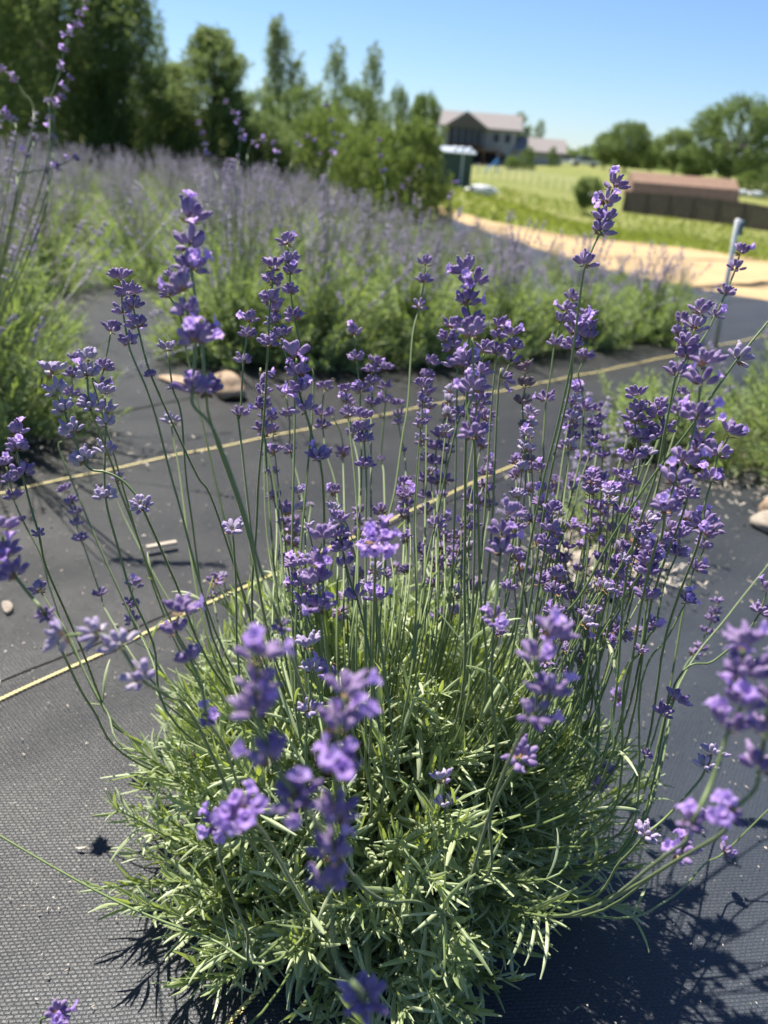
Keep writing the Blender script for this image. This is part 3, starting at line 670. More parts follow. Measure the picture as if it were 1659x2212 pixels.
for w0, nb, tone, P, foot in parsed:
    nb = int(nb*1.3+r.random())
    d = max(.24, min(.92, 90.4/w0)); fp = mound_hit(*foot); df = depth(fp)
    last = max(i for i, p in enumerate(P) if p[0] != '~'); px = np.array([[p[1], p[2]] for p in P]+[foot]); cum = np.r_[0, np.cumsum(np.linalg.norm(np.diff(px, axis=0), axis=1))]
    # the head leans a little; below it the depth runs evenly to the foot
    D = np.where(cum <= cum[last], d, d+(df-d)*(cum-cum[last])/max(1e-6, cum[-1]-cum[last])); 
    W3 = [atd(x, y, dd) for (x, y), dd in zip(px, D)]; W3[-1] = fp
    W3 = [np.array([p[0], p[1], max(p[2], .012)]) for p in W3]
    inner = PC+(fp-PC)*np.array([.35, .35, .25]); inner[2] = max(.02, inner[2])
    pts = crom(np.array(W3+[inner]), 6); cc = np.r_[0, np.cumsum(np.linalg.norm(np.diff(pts, axis=0), axis=1))]/1
    rad = .0008+.00045*np.clip(cc/(cc[-1]+1e-6), 0, 1)**.7; rad[0] *= .5
    st = MB(); tube(st, pts-fp, rad, 6)
    if w0 >= 110:
        LOW.append((pts, cc))
    so_ = st.build('flower_stalk', M['stem'], root, tuple(fp-rootp)); STK.append(so_)
    slots = []; join = MB()
    for i, (k, x, y) in enumerate(P):
        if k == '~': continue
        j = min(i*6, len(pts)-2); tgt = nrm(pts[max(0, j-2)]-pts[j+2]); a = r.random()*6.28; Fm = frame(tgt, nrm([math.cos(a), math.sin(a), .3]))
        top = i == 0; wi = int(r.integers(4)) if top else int(r.integers(9)); sc = (.68 if k == '*' else r.uniform(1.05, 1.28))
        if w0 < 100: sc *= .9
        if w0 >= 220: sc *= .92
        org = pts[i*6]
        WHs = (WT if top else WH)[wi]
        put_whorl(wi, top, tone, so_, Fm, org-fp, org, sc)
        for (p_, d_, el) in WHs[1]: slots.append((org-fp+Fm @ (p_*sc), Fm @ d_, sc, top))
    r.shuffle(slots := slots) if False else None
    order = r.permutation(len(slots)); cnt = 0
    for q in order.tolist() if nb else []:
        if cnt >= nb: break
        p_, d_, sc, _t = slots[q]
        dd = nrm(d_+np.array([0, 0, .25])+r.normal(0, .1, 3)); Fm = frame(dd, nrm([r.normal(), r.normal(), 1.5]))
        pb = p_-dd*.0012; put_blossom(int(r.integers(6)), so_, Fm, pb, pb+fp, r.uniform(.68, .92)); cnt += 1
print('stalks', len(parsed), 'whorls', NW[0])

# thin stalks at the back of the plant, without a place of their own in the catalogue
for i in range(82):
    if i < 26: x = r.uniform(560, 1330); y = r.uniform(1010, 1330)+abs(x-930)*.25; nw_ = int(r.integers(1, 3)); d = r.uniform(.68, .86)
    elif i < 50: x = r.uniform(520, 1250); y = r.uniform(830, 1230); nw_ = int(r.integers(3, 6)); d = r.uniform(.66, .86)
    else: x = r.uniform(1130, 1500); y = r.uniform(900, 1400); nw_ = int(r.integers(2, 6)); d = r.uniform(.60, .80)
    tip = atd(x, y, d)
    fx = (830+(x-830)*.72) if i < 50 else r.uniform(1120, 1300); fp = mound_hit(fx, r.uniform(1380, 1480) if i < 50 else r.uniform(1500, 1700)); mid = tip*.45+fp*.55+r.normal(0, .008, 3)+np.array([0, 0, .015])
    inner = PC+(fp-PC)*.35; inner[2] = .02; pts = crom([tip, mid, fp, inner], 12); st = MB(); tube(st, pts-fp, np.linspace(.0006, .0011, len(pts)), 5)
    so_ = st.build('flower_stalk', M['stem'], root, tuple(fp-rootp)); seg = np.r_[0, np.cumsum(np.linalg.norm(np.diff(pts, axis=0), axis=1))]; tone = int(r.random() < .2); sp_ = r.uniform(.009, .015)
    for k in range(nw_):
        sk = k*sp_*(1+.25*k); org = np.array([np.interp(sk, seg, pts[:, j]) for j in range(3)]); nx_ = np.array([np.interp(sk+.003, seg, pts[:, j]) for j in range(3)]); Fm = frame(nrm(org-nx_), nrm(r.normal(0, 1, 3)))
        put_whorl(int(r.integers(4)), True, tone, so_, Fm, org-fp, org, r.uniform(.85, 1.1))
        if r.random() < .45: dd = nrm(nrm(org-nx_)+r.normal(0, .6, 3)); Fb = frame(dd); put_blossom(int(r.integers(6)), so_, Fb, org-fp+dd*.006, org+dd*.006, .75)
if JW.n: JW.build('flower_whorls', [M['calyx'], M['calyxpale'], M['calyxdead'], M['bract']], root)['kind'] = 'stuff'
if JB.n: JB.build('open_blossoms', [M['corolla']], root)['kind'] = 'stuff'
print('whorls and blossoms', NW)

# leaves of the front plant
curves, LP, LM, LO = shoots(PC, PR*np.array([1.0, 1.0, .98]), 540, .042, 11)
vis = (LP-CP); dist = np.linalg.norm(vis, axis=1); outw = np.linalg.norm((LP-PC)/PR, axis=1)
front = ((LP-PC) @ nrm(CP-PC-np.array([0, 0, .1])))
score = LO[:, 1]/dist*np.clip(outw, 0, 1)**2*(1+1.5*np.clip(front/.2, -1, 1)); big = np.argsort(-score)[:300]; bigset = np.zeros(len(LP), bool); bigset[big] = True
lm = []
for k, tpl in enumerate(LEAVES):
    q_ = MB(); q_.add(tpl[0], tpl[1]); lm.append(q_.mesh('leaf', M['leaf']))
ch = r.integers(0, len(LEAVES), len(LP))
for i in big: link('leaf', lm[ch[i]], root, mtx=basis4(LM[i], LP[i]-rootp))
mb = MB()
for k, tpl in enumerate(LEAVES):
    s_ = (~bigset) & (ch == k); add_many(mb, tpl, LM[s_], LP[s_]-rootp)
# leaf pairs on the lower stalks
pos_, mats_ = [], []
for pts, cc in LOW:
    for fr in r.uniform(.45, .96, 7):
        j = min(len(pts)-3, int(np.searchsorted(cc, cc[-1]*fr))); T = nrm(pts[j-1]-pts[j+1]); Fm = frame(T); th = r.random()*6.28
        if fr < .66 and r.random() < .75: continue
        for sd in (0, math.pi):
            o = Fm[:, 0]*math.cos(th+sd)+Fm[:, 1]*math.sin(th+sd); dv = nrm(T*.85+o*.5); up = nrm(T*.5-o*.85); pos_.append(pts[j]); mats_.append(np.stack([np.cross(up, dv), up, dv], 1)*r.uniform(.026, .056))
pos_ = np.array(pos_); mats_ = np.array(mats_); mats_[:, :, 0] *= .62; add_many(mb, LEAVES[1], mats_[::2], pos_[::2]-rootp); add_many(mb, LEAVES[4], mats_[1::2], pos_[1::2]-rootp)
fo = mb.build('foliage', M['leaf'], root); fo['kind'] = 'stuff'
mb = MB()
for i, c in enumerate(curves): tube(mb, c-rootp, np.linspace(.0017, .0008, len(c)), 5, cap=False)
mb.build('leafy_shoots', M['stem'], root)['kind'] = 'stuff'
for i in range(9):
    a = i/9*6.28; q_ = MB(); tube(q_, crom([(0, 0, -.01), (math.cos(a)*.05, math.sin(a)*.05, .035), (math.cos(a+.3)*.12, math.sin(a+.3)*.12, .05+.03*(i % 3))], 5), np.linspace(.006, .0025, 11), 7); q_.build('branch', M['wood'], root)
# soil in the planting hole
def soil_patch(x, y, rx, label):
    mb = MB(); blob(mb, (0, 0, .004), (rx, rx*.9, .012), int(x*100) & 1023, 20, 9, .12); 
    return tag(mb.build('soil', M['soil'], None, (x, y, tz1(x, y)+.004)), label, None, None, 'structure')
soil_patch(0, .56, .11, 'dark soil in the planting hole of the front plant')

# ------------------------------------------------------------------ plants behind
def spike_low(mb, p, T, n, sp, r, sc=1.0):
    Fm = frame(T)
    for k in range(n):
        c = p-T*(k*sp*(1 if k < 3 else 1.5)); 
        for j in range(6):
            a = r.random()*6.28; el = r.uniform(.2, 1.0) if k else r.uniform(.6, 1.4); o = Fm[:, 0]*math.cos(a)+Fm[:, 1]*math.sin(a); d = o*math.cos(el)+T*math.sin(el)
            L = .0085*sc; V, _, tt, A = CALLOW; mb.add((V*np.array([.0019*sc, .0019*sc, L])) @ frame(d).T+c+d*.001, None, tt)
def far_stalk(r, H_, lean, az, bend=0.):
    tip = np.array([math.sin(lean)*math.cos(az), math.sin(lean)*math.sin(az), math.cos(lean)])*H_
    side = np.array([-math.sin(az), math.cos(az), 0])*bend*H_; return tip, tip*.5+side+np.array([0, 0, .03*H_])
def bg_parts(seed, rad, nsh, nst, hst, llen=.034):
    """meshes of one distant plant: foliage, stems, flowers (own origin at its base)"""
    r = np.random.default_rng(seed); cv, lp, lM, lo_ = shoots((0, 0, 0), rad, nsh, llen, seed+5, per=.016)
    mb = MB(); chh = r.integers(0, 6, len(lp))
    lM = lM*np.array([1.25, 1, 1])
    for k in range(6): add_many(mb, LEAVES2[k], lM[chh == k], lp[chh == k])
    fol = mb.mesh('foliage', M['bgleaf']); st = MB(); fl = MB()
    for i in range(nst):
        az = r.random()*6.28; ln = abs(r.normal(0, .42)); ln = min(ln, 1.1); Hh = hst*r.uniform(.70, 1.08); tip, md = far_stalk(r, Hh, ln, az, r.normal(0, .04))
        c = crom([tip, md, (0.03*math.cos(az), .03*math.sin(az), .03)], 4); tube(st, c, .0014, 3, cap=False)
        spike_low(fl, tip, nrm(c[0]-c[1]), int(r.integers(3, 7)), .014, r, 1.0)
    return fol, st.mesh('flower_stalks', M['farstem']), fl.mesh('flower_spikes', M['farflower'])
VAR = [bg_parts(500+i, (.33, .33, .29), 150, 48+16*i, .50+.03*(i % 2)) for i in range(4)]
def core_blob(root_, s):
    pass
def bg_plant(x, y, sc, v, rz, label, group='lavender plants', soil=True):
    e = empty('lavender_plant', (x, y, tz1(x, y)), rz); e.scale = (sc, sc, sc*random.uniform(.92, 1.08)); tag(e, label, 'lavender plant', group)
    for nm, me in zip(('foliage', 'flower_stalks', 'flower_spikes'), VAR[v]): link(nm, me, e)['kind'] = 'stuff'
    return e
FIELD = []
near_lab = {}
d37 = np.array([math.cos(R(37)), math.sin(R(37))]); n37 = np.array([-d37[1], d37[0]])
def near_plant(x, y, rad, nsh, nst, hst, label, seed, nleaf=80, spread=.42, llen=.034, single=True, dense=1.0):
    """a plant near enough for single leaves and stalks"""
    r = np.random.default_rng(seed); z0 = tz1(x, y); e = empty('lavender_plant', (x, y, z0)); tag(e, label, 'lavender plant', 'lavender plants')
    cv, lp, lM, lo_ = shoots((0, 0, 0), rad, nsh, llen, seed, per=.013)
    toc = nrm(np.array([-x, -y, EYE-z0])); sc_ = (lp @ toc)+lo_[:, 1]*2; bg_ = np.argsort(-sc_)[:nleaf]; msk = np.zeros(len(lp), bool); msk[bg_] = True; chh = r.integers(0, 14, len(lp))
    for i in bg_: link('leaf', lmb[chh[i]], e, mtx=basis4(lM[i], lp[i]))
    mb = MB()
    for k in range(14): s_ = (~msk) & (chh == k); add_many(mb, LEAVES[k] if dense > 1 else LEAVES2[k % 6], lM[s_], lp[s_])
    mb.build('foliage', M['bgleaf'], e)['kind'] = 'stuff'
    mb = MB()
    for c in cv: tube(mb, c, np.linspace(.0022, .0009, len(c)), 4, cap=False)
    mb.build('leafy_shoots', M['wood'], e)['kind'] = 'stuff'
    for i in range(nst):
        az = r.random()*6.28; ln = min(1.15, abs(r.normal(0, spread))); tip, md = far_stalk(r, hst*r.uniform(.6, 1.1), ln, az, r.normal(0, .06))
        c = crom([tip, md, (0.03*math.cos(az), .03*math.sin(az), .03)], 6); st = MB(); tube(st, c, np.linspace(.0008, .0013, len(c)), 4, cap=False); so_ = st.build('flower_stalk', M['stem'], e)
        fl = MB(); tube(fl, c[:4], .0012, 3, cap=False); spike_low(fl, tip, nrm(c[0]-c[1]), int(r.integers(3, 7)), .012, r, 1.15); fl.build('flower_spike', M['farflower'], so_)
    return e
lmb = []
for k, tpl in enumerate(LEAVES):
    q_ = MB(); q_.add(tpl[0], tpl[1]); lmb.append(q_.mesh('leaf', M['bgleaf']))
def extra_stalks(e, specs, d):
    """measured tall stalks of a plant behind: nodes then stem points, all at depth d, foot at the plant"""
    base = np.array(e.location)
    for nodes, stem in specs:
        P = [atd(x, y, d) for x, y in nodes+stem]; ft = base+np.array([.02, -.03, .12]); pts = crom(np.array(P+[P[-1]*.45+ft*.55, ft]), 5)
        st = MB(); tube(st, pts-base, np.linspace(.0008, .0015, len(pts)), 5); so_ = st.build('flower_stalk', M['stem'], e)
        for i in range(len(nodes)):
            j = i*5; Fm = frame(nrm(pts[max(0, j-1)]-pts[j+1])); link('whorl', wmesh(int(r.integers(9)), False, int(r.random() < .3)), so_, mtx=basis4(Fm, pts[j]-base, 1.0))
            if r.random() < .45:
                Fb = frame(nrm(pts[max(0, j-1)]-pts[j+1]+r.normal(0, .5, 3))); link('blossom', BL[int(r.integers(6))], so_, mtx=basis4(Fb, pts[j]-base+Fb[:, 2]*.007, 1.1))
# left plant and row neighbours
pl = near_plant(-1.02, 1.78, (.36, .34, .40), 260, 120, .70, 'bushy lavender at the left edge, bright green leaves over a dark shaded base', 31, 150, .50, .042, dense=2)
extra_stalks(pl, [([(182, 1), (171, 34), (162, 58), (149, 78), (138, 112), (131, 152)], [(119, 186), (107, 230), (95, 380)]),
                  ([(8, 152), (34, 175)], [(50, 200), (72, 235), (60, 330)]), ([(150, 172), (140, 196), (131, 212), (120, 232)], [(115, 300), (100, 420)]),
                  ([(105, 222), (108, 260), (112, 300)], [(104, 380), (90, 480)]), ([(160, 342), (120, 362), (95, 366)], [(60, 372), (38, 380), (30, 450)]),
                  ([(20, 250), (30, 262)], [(30, 330)]), ([(60, 330), (75, 300)], [(50, 400)])], 1.36)
specs_mid = [
 (*gnd(500, 770)[:2], (.32, .32, .30), 'lavender clump directly behind the tan stone, left end of the long second row'),
 (*gnd(690, 775)[:2], (.37, .36, .34), 'lavender clump second from the left in the long second row, tall purple haze above'),
 (*gnd(880, 765)[:2], (.37, .36, .33), 'lavender clump in the middle of the long second row'),
 (*gnd(1060, 752)[:2], (.36, .36, .30), 'lavender clump third from the right end of the second row'),
 (*gnd(1235, 738)[:2], (.34, .36, .27), 'lavender clump second from the right end of the second row'),
 (*gnd(1395, 728)[:2], (.30, .34, .24), 'last lavender clump of the second row, just left of the grey pipe')]
mids = []
for i, (x, y, rd, lb) in enumerate(specs_mid): mids.append(near_plant(x, y, rd, 210, 70, .60-.045*i, lb, 41+i, 50, .48, .040))
extra_stalks(mids[0], [([(430, 268), (438, 290), (443, 315), (448, 335)], [(462, 370), (480, 420)]), ([(490, 222), (505, 245), (515, 262), (522, 285), (520, 302)], [(516, 340), (510, 420)]),
                       ([(600, 326), (588, 306), (565, 302), (545, 310)], [(535, 330), (532, 380)])], 1.95)
extra_stalks(mids[1], [([(690, 330), (678, 300), (662, 296), (640, 312)], [(632, 345), (628, 400)]), ([(705, 232), (716, 262), (722, 292), (716, 330), (712, 355)], [(708, 420)]),
                       ([(738, 296), (728, 312), (722, 330)], [(700, 400)]), ([(820, 305), (823, 340), (826, 372)], [(826, 430)])], 2.2)
extra_stalks(mids[2], [([(905, 362), (880, 390), (868, 402), (850, 420)], [(820, 450), (800, 480)]), ([(980, 395), (975, 420)], [(960, 480)])], 2.6)
near_plant(1.10, 2.0, (.38, .42, .29), 300, 16, .40, 'green lavender at the right edge with dark dead leaves at its base', 61, 100, .6, .034, dense=2)
near_plant(.74, 2.02, (.23, .22, .25), 170, 6, .30, 'small green lavender left of the right edge plant, few flowers', 62, 60, .6, .03)
near_plant(1.62, 2.9, (.30, .36, .26), 160, 10, .38, 'green lavender behind the right edge plant, below the grey pipe', 63, 40, .6, .032)
pl = near_plant(.43, 1.42, (.12, .12, .14), 60, 20, .27, 'stunted young lavender between pale stones right of centre', 64, 40, .7, .024)
# rows beyond
cnt = 0
for row in range(1, 13):
    for k in range(-20, 24):
        c = np.array([-.28, 2.62])+n37*(.84*row)+d37*(.52*k+.2*(row % 2)); c = c+rng.normal(0, .05, 2)
        if c[1] > 11.6-.12*abs(c[0]) or c[1] < 1.0 or c[0] < -7.5: continue
        if not inside_field(c[0]+.30, c[1]+.75): continue
        q0 = np.array([-.75, 2.2]); qd = nrm(np.array([-2.45, 5.8])); rel = c-q0; al = rel @ qd
        if -.3 < al < 1.7 and abs(rel[0]*qd[1]-rel[1]*qd[0]) < .27: continue
        P = np.array([c[0], c[1], tz1(*c)+.3]); v = P-CP; dd = v @ f_
        if dd < .3: continue
        sx = 829.5+F*(v @ r_)/dd
        if sx < -250 or sx > 1900: continue
        lab = ('low lavender plant in the rows along the near edge of the sandy track' if c[0] > .9 else 'blooming lavender plant in the rows just behind the second row' if row < 4 and c[0] > -1.4 else 'hazy lavender plant in the rear rows below the dark trees')
        bg_plant(c[0], c[1], random.uniform(.90, 1.15)*(1.0 if c[0] < -.6 or c[1] < 4 else .56 if c[0] < .9 else .42), random.randrange(4), random.random()*6.28, lab, 'lavender plants '+('by the sandy track' if c[0] > .9 else 'just behind the second row' if row < 4 and c[0] > -1.4 else 'below the dark trees')); cnt += 1
for x, y, sc, lb in ((-1.62, 2.75, 1.2, 'purple hazed lavender behind the bushy left edge plant'), (-2.15, 2.3, 1.15, 'lavender cut by the left frame edge behind the bushy plant'),
                     (-1.95, 3.5, 1.2, 'lavender left of the open aisle, third plant from the viewer'), (-2.6, 3.2, 1.2, 'lavender at the left frame edge, beyond the bushy plant and its neighbour'), (-2.5, 4.3, 1.2, 'lavender left of the pale distant stone')):
    bg_plant(x, y, sc, random.randrange(4), random.random()*6.28, lb)
print('field plants', cnt)

# ------------------------------------------------------------------ stones, bits, pipe
def stone(px, py, s, label, m_='stone', seed=0, lift=.4):
    p = hit(px, py); mb = MB(); blob(mb, (0, 0, s[2]*lift), s, seed, 16, 11, .17); o = mb.build('stone', M[m_], None, (p[0], p[1]+s[1]*.5, tz1(p[0], p[1])+.008)); o.rotation_euler = (0, 0, seed*.7)
    return tag(o, label, 'stone', 'stones on the fabric')
stone(490, 862, (.078, .045, .036), 'large tan stone under the second row lavender', 'stone', 3, .7)
stone(400, 838, (.10, .03, .012), 'thin flat pinkish slab beside the large tan stone', 'stone', 4, .5)
stone(190, 455, (.13, .09, .07), 'pale stone lying far up between the rear lavender rows', 'stone', 5, .6)
stone(1665, 1150, (.045, .035, .018), 'cream pebble at the right edge beside a darker one', 'palestone', 6)
stone(1672, 1120, (.03, .03, .028), 'round tan pebble behind the cream pebble at the right edge', 'stone', 7)
sl_ = ['lumpy grey stone left of the stunted lavender', 'whitish stone in front of the stunted lavender', 'small tan stone nearest the leaves of the front plant', 'flat pale stone right of the stunted lavender', 'grey crumbly stone behind the whitish one', 'little round stone at the right of the pile']
for i, (x, y, s) in enumerate([(1215, 1215, .035), (1275, 1240, .04), (1300, 1290, .026), (1370, 1235, .034), (1245, 1180, .028), (1420, 1225, .022)]):
    stone(x, y, (s, s*.8, s*.5), sl_[i], 'palestone', 20+i, .3)
stone(15, 1325, (.022, .008, .0035), 'flat pale bark scrap at the left edge of the fabric', 'palestone', 30)
p = gnd(350, 1195); mb = MB(); box(mb, (0, 0, .004), (.055, .010, .004)); o = mb.build('wood_chip', M['deb'], None, (p[0], p[1], .014), smooth=False); o.rotation_euler = (0, 0, R(32)); tag(o, 'pale grey wood chip lying on the fabric left of centre', 'wood chip')
mb = MB()
for i in range(8200):
    if i < 5000: x, y = rng.uniform(-1.3, 1.1), rng.uniform(.1, 3.2)
    else: x, y = rng.uniform(-.9, .8), rng.uniform(.15, 1.6)
    if abs(x) < .2 and .4 < y < .78: continue
    s = rng.choice([.0006, .0009, .0013, .0024], p=[.38, .36, .2, .06]); v = rng.normal(0, 1, (4, 3))*s; v[:, 2] = np.abs(v[:, 2])*.7
    lift = .0055 if (np.array([x, y]) @ DN) < seamv else .0055
    mb.add(v+np.array([x, y, lift+float(wrinkle(np.array([x]), np.array([y]))[0])*.9]), None, [[0, 1, 2], [0, 2, 3], [0, 3, 1], [1, 3, 2]])
tag(mb.build('dry_debris', M['deb'], smooth=False), 'grains and dry bits scattered over the black fabric', 'debris', None, 'stuff')
# litter round the stunted plant and under the right plants
mb = MB()
for (cx, cy, sx, sy, n) in ((.42, 1.30, .08, .05, 520), (1.02, 1.78, .2, .12, 600), (-.9, 1.68, .2, .05, 200)):
    for i in range(n):
        x, y = rng.normal(cx, sx), rng.normal(cy, sy); a = rng.random()*3.14; l = rng.uniform(.003, .010); d = np.array([math.cos(a), math.sin(a), rng.normal(0, .25)])*l; e = np.array([-math.sin(a), math.cos(a), 0])*rng.uniform(.0006, .0016); c = np.array([x, y, .016+abs(rng.normal(0, .006))])
        mb.add([c-d-e, c-d+e, c+d+e, c+d-e], [[0, 1, 2, 3]])
tag(mb.build('dead_leaf_litter', M['deb'], smooth=False), 'dry grey leaf litter around the stunted lavender and the stones', 'litter', None, 'stuff')
# irrigation riser
b0 = np.array([1.40, 3.42, 0.]); tp = atY(1594, 474, 3.30); e = empty('pipe_post', tuple(b0)); tag(e, 'slim leaning grey plastic pipe standing at the end of the second row', 'pipe')
mb = MB(); tube(mb, [b0*0, (tp-b0)], .0098, 14); mb.build('pipe', M['pvc'], e)
mb = MB(); d = nrm(tp-b0); o_ = np.array([.020, .008, 0]); tube(mb, [(tp-b0)-d*.06+o_, (tp-b0)-d*.005+o_], .010, 10); mb.build('pipe_fitting', M['pipefit'], e)

# ------------------------------------------------------------------ trees
def tree_parts(seed, H_, shape, nsp, nleaf, ls, spray=.35, up=.5, gaps=.0, trunk_r=.08, limbs=8, ctop=1.0):
    """trunk and crown meshes; shape(z in 0..1) -> radius; sprays of small leaf faces"""
    r = np.random.default_rng(seed); tr = MB(); tube(tr, crom([(0, 0, -.2), (.02*H_*r.normal(), .02*H_*r.normal(), H_*.4), (0, 0, H_*.92)], 4), np.linspace(trunk_r, trunk_r*.12, 9), 8)
    lob = [(r.random()*6.28, r.random(), r.uniform(.12, .3)) for _ in range(14)]
    C_ = []; Dv = []
    zc = r.random(nsp*3)
    for i in range(nsp*3):
        if len(C_) >= nsp: break
        z = zc[i]; R0 = shape(z)
        if R0 <= .01 or r.random() > min(1, R0/ctop+.25): continue
        a = r.random()*6.28; k = sum(am*math.cos(a-a0)*math.exp(-((z-z0)/.13)**2) for a0, z0, am in lob)
        g = math.sin(a*3+z*17+seed)*math.sin(a*2-z*11+seed*2)
        if g < -1+gaps*1.6: continue
        rr = R0*(1+k)*(.35+.65*r.random()**.45); p = np.array([rr*math.cos(a), rr*math.sin(a), z*H_]); C_.append(p); Dv.append(nrm(np.array([math.cos(a)*(1-up), math.sin(a)*(1-up), up+.2*r.normal()])))
    C_ = np.array(C_); Dv = np.array(Dv); n = len(C_)
    for i in range(limbs*3):
        q = C_[r.integers(n)]; b_ = np.array([0, 0, max(.05, q[2]*.55)]); tube(tr, crom([b_, b_*.5+q*.5+np.array([0, 0, -.04*H_*.3]), q], 3), np.linspace(trunk_r*.4, trunk_r*.08, 7), 5, cap=False)
    m_ = nleaf; s = r.random((n, m_, 1)); wd = np.sin(s*2.6+.35)
    P = C_[:, None]+Dv[:, None]*(s-.35)*spray*r.uniform(.6, 1.3, (n, 1, 1))+r.normal(0, 1, (n, m_, 3))*spray*.26*wd
    P = P.reshape(-1, 3); n2 = len(P); a = nrm3(r.normal(0, 1, (n2, 3))+np.repeat(Dv, m_, 0)*.8); b_ = nrm3(np.cross(a, r.normal(0, 1, (n2, 3)))); ll = ls*r.uniform(.6, 1.4, (n2, 1))
    V = np.stack([P-a*ll*.5, P+b_*ll*.28, P+a*ll*.5, P-b_*ll*.28], 1).reshape(-1, 3); mb = MB(); mb.add(V, np.arange(n2*4).reshape(-1, 4))
    return tr, mb
def nrm3(v): return v/(np.linalg.norm(v, axis=-1, keepdims=True)+1e-9)
def trunkm(tr): return tr.mesh('trunk', M['bark'])
shp = dict(
 cedar=lambda z: (1-z)**.72*(.6+.4*min(1, z*6))+.06 if z < 1 else 0,
 column=lambda z: math.sin(math.pi*min(1, max(0, (z-.08)/.92))**.8)**.7,
 round=lambda z: math.sqrt(max(0, 1-((z-.6)/.42)**2)) if z > .18 else 0,
 bush=lambda z: math.sqrt(max(0, 1-((z-.30)/.70)**2)),
 spread=lambda z: math.sqrt(max(0, 1-((z-.58)/.44)**2))*(1+.15*math.sin(z*19)) if z > .14 else 0)
TV = {}
def tree_variant(key, seed, kind, col, H_, Rr, nsp, nleaf, ls, **kw):
    tr, cr = tree_parts(seed, H_, lambda z: Rr*shp[kind](z), nsp, nleaf, ls, ctop=Rr, **kw); TV[key] = (trunkm(tr), cr.mesh('crown', M['crown_'+col]), H_)
tree_variant('cedar_big', 1, 'bush', 'dark', 4.8, 2.0, 1200, 70, .075, spray=.55, up=.62, trunk_r=.14)
tree_variant('cedar_big2', 12, 'bush', 'mid', 3.2, 1.6, 520, 60, .075, spray=.5, up=.62, trunk_r=.1)
tree_variant('cedar', 2, 'cedar', 'dark', 4.0, 1.9, 1100, 60, .07, spray=.36, up=.35, trunk_r=.10)
tree_variant('poplar', 3, 'column', 'pale', 9.0, 1.15, 210, 45, .16, spray=.75, up=.8, gaps=.25, trunk_r=.12)
tree_variant('poplar2', 4, 'column', 'pale', 8.0, 1.25, 120, 40, .17, spray=.85, up=.8, gaps=.35, trunk_r=.10)
tree_variant('bush', 5, 'bush', 'mid', 2.2, 1.5, 330, 50, .075, spray=.32, up=.6, trunk_r=.07)
tree_variant('bushb', 6, 'bush', 'bright', 2.0, 1.3, 330, 50, .075, spray=.34, up=.7, trunk_r=.06)
tree_variant('round', 7, 'round', 'mid', 10, 4.6, 300, 50, .36, spray=1.5, up=.4, trunk_r=.3)
tree_variant('roundd', 8, 'round', 'dark', 10, 4.4, 300, 50, .36, spray=1.5, up=.4, trunk_r=.3)
tree_variant('spread', 9, 'spread', 'mid', 11, 6.2, 330, 55, .38, spray=1.9, up=.35, gaps=.3, trunk_r=.35)
def tree(key, px, Y, top_px, wpx, label, group, name='tree', cat='tree', sx=1.0):
    """stands on the ground in column px at distance Y, its top reaching picture row top_px, width wpx"""
    g = onground(px, Y); tp_ = atY(px, top_px, Y); Hh = tp_[2]-g[2]; tm, cm, H0 = TV[key]; e = empty(name, tuple(g), random.random()*6.28)
    xs = np.ptp(np.array([v.co[0] for v in cm.vertices])[::7]) if key not in tree.w else tree.w[key]; tree.w[key] = xs
    wr = wpx/F*Y/xs; e.scale = (wr, wr, Hh/H0); tag(e, label, cat, group); link('trunk', tm, e); link('crown', cm, e); return e
tree.w = {}
GT = 'trees behind the lavender field'
tree('cedar_big', 150, 15, -170, 430, 'huge dark juniper at the upper left corner, reaching out of frame', GT, 'juniper')
tree('cedar_big', 60, 19, -60, 360, 'dark juniper showing behind the huge one, near the upper left corner', GT, 'juniper')
tree('cedar_big2', 345, 17, 150, 190, 'lower green juniper at the foot of the huge dark one', GT, 'juniper')
tree('cedar_big2', 275, 15.5, -60, 230, 'feathery juniper shoulder between the huge dark one and open sky', GT, 'juniper')
tree('cedar_big', -90, 17, 10, 330, 'dark juniper partly cut by the left frame edge', GT, 'juniper')
tree('cedar', 462, 15.5, 70, 310, 'dark pointed cedar with wide low boughs left of the tall poplar', GT, 'cedar_tree')
tree('poplar', 598, 38, 42, 100, 'tallest slim poplar with open crown beside the dark cedar', GT, 'poplar_tree')
tree('poplar2', 716, 48, 96, 82, 'thin see-through poplar, left of the pair in the middle', GT, 'poplar_tree')
tree('poplar2', 792, 48, 102, 78, 'thin see-through poplar, right of the pair in the middle', GT, 'poplar_tree')
tree('bush', 560, 24, 205, 190, 'broad green shrub under the tallest poplar', GT, 'shrub', 'shrub')
tree('bush', 655, 27, 195, 190, 'broad green shrub between the tallest poplar and the thin pair', GT, 'shrub', 'shrub')
tree('bush', 770, 25, 192, 190, 'green shrub mass under the pair of thin poplars', GT, 'shrub', 'shrub')
tree('bush', 850, 32, 196, 90, 'small upright tree just right of the thin poplar pair', GT, 'tree')
tree('cedar_big2', 560, 15, 255, 210, 'mid green bush in front of the shrubs, below the tallest poplar', GT, 'shrub', 'shrub')
tree('bushb', 700, 15, 245, 200, 'yellow green bush before the pair of thin poplars', GT, 'shrub', 'shrub')
tree('bushb', 800, 13.5, 280, 190, 'bright bush left of the one nearest the green shelter', GT, 'shrub', 'shrub')
tree('bushb', 880, 12.6, 272, 215, 'bright bush nearest the green shelter, dark at its foot', GT, 'shrub', 'shrub')
tree('bush', 400, 16, 270, 150, 'dense green bush at the foot of the dark cedar', GT, 'shrub', 'shrub')
tree('round', 905, 60, 208, 75, 'rounded tree directly left of the house', GT)
GH = 'trees around the house'
tree('round', 1066, 165, 252, 45, 'rounded treetop showing above the house roof', GH)
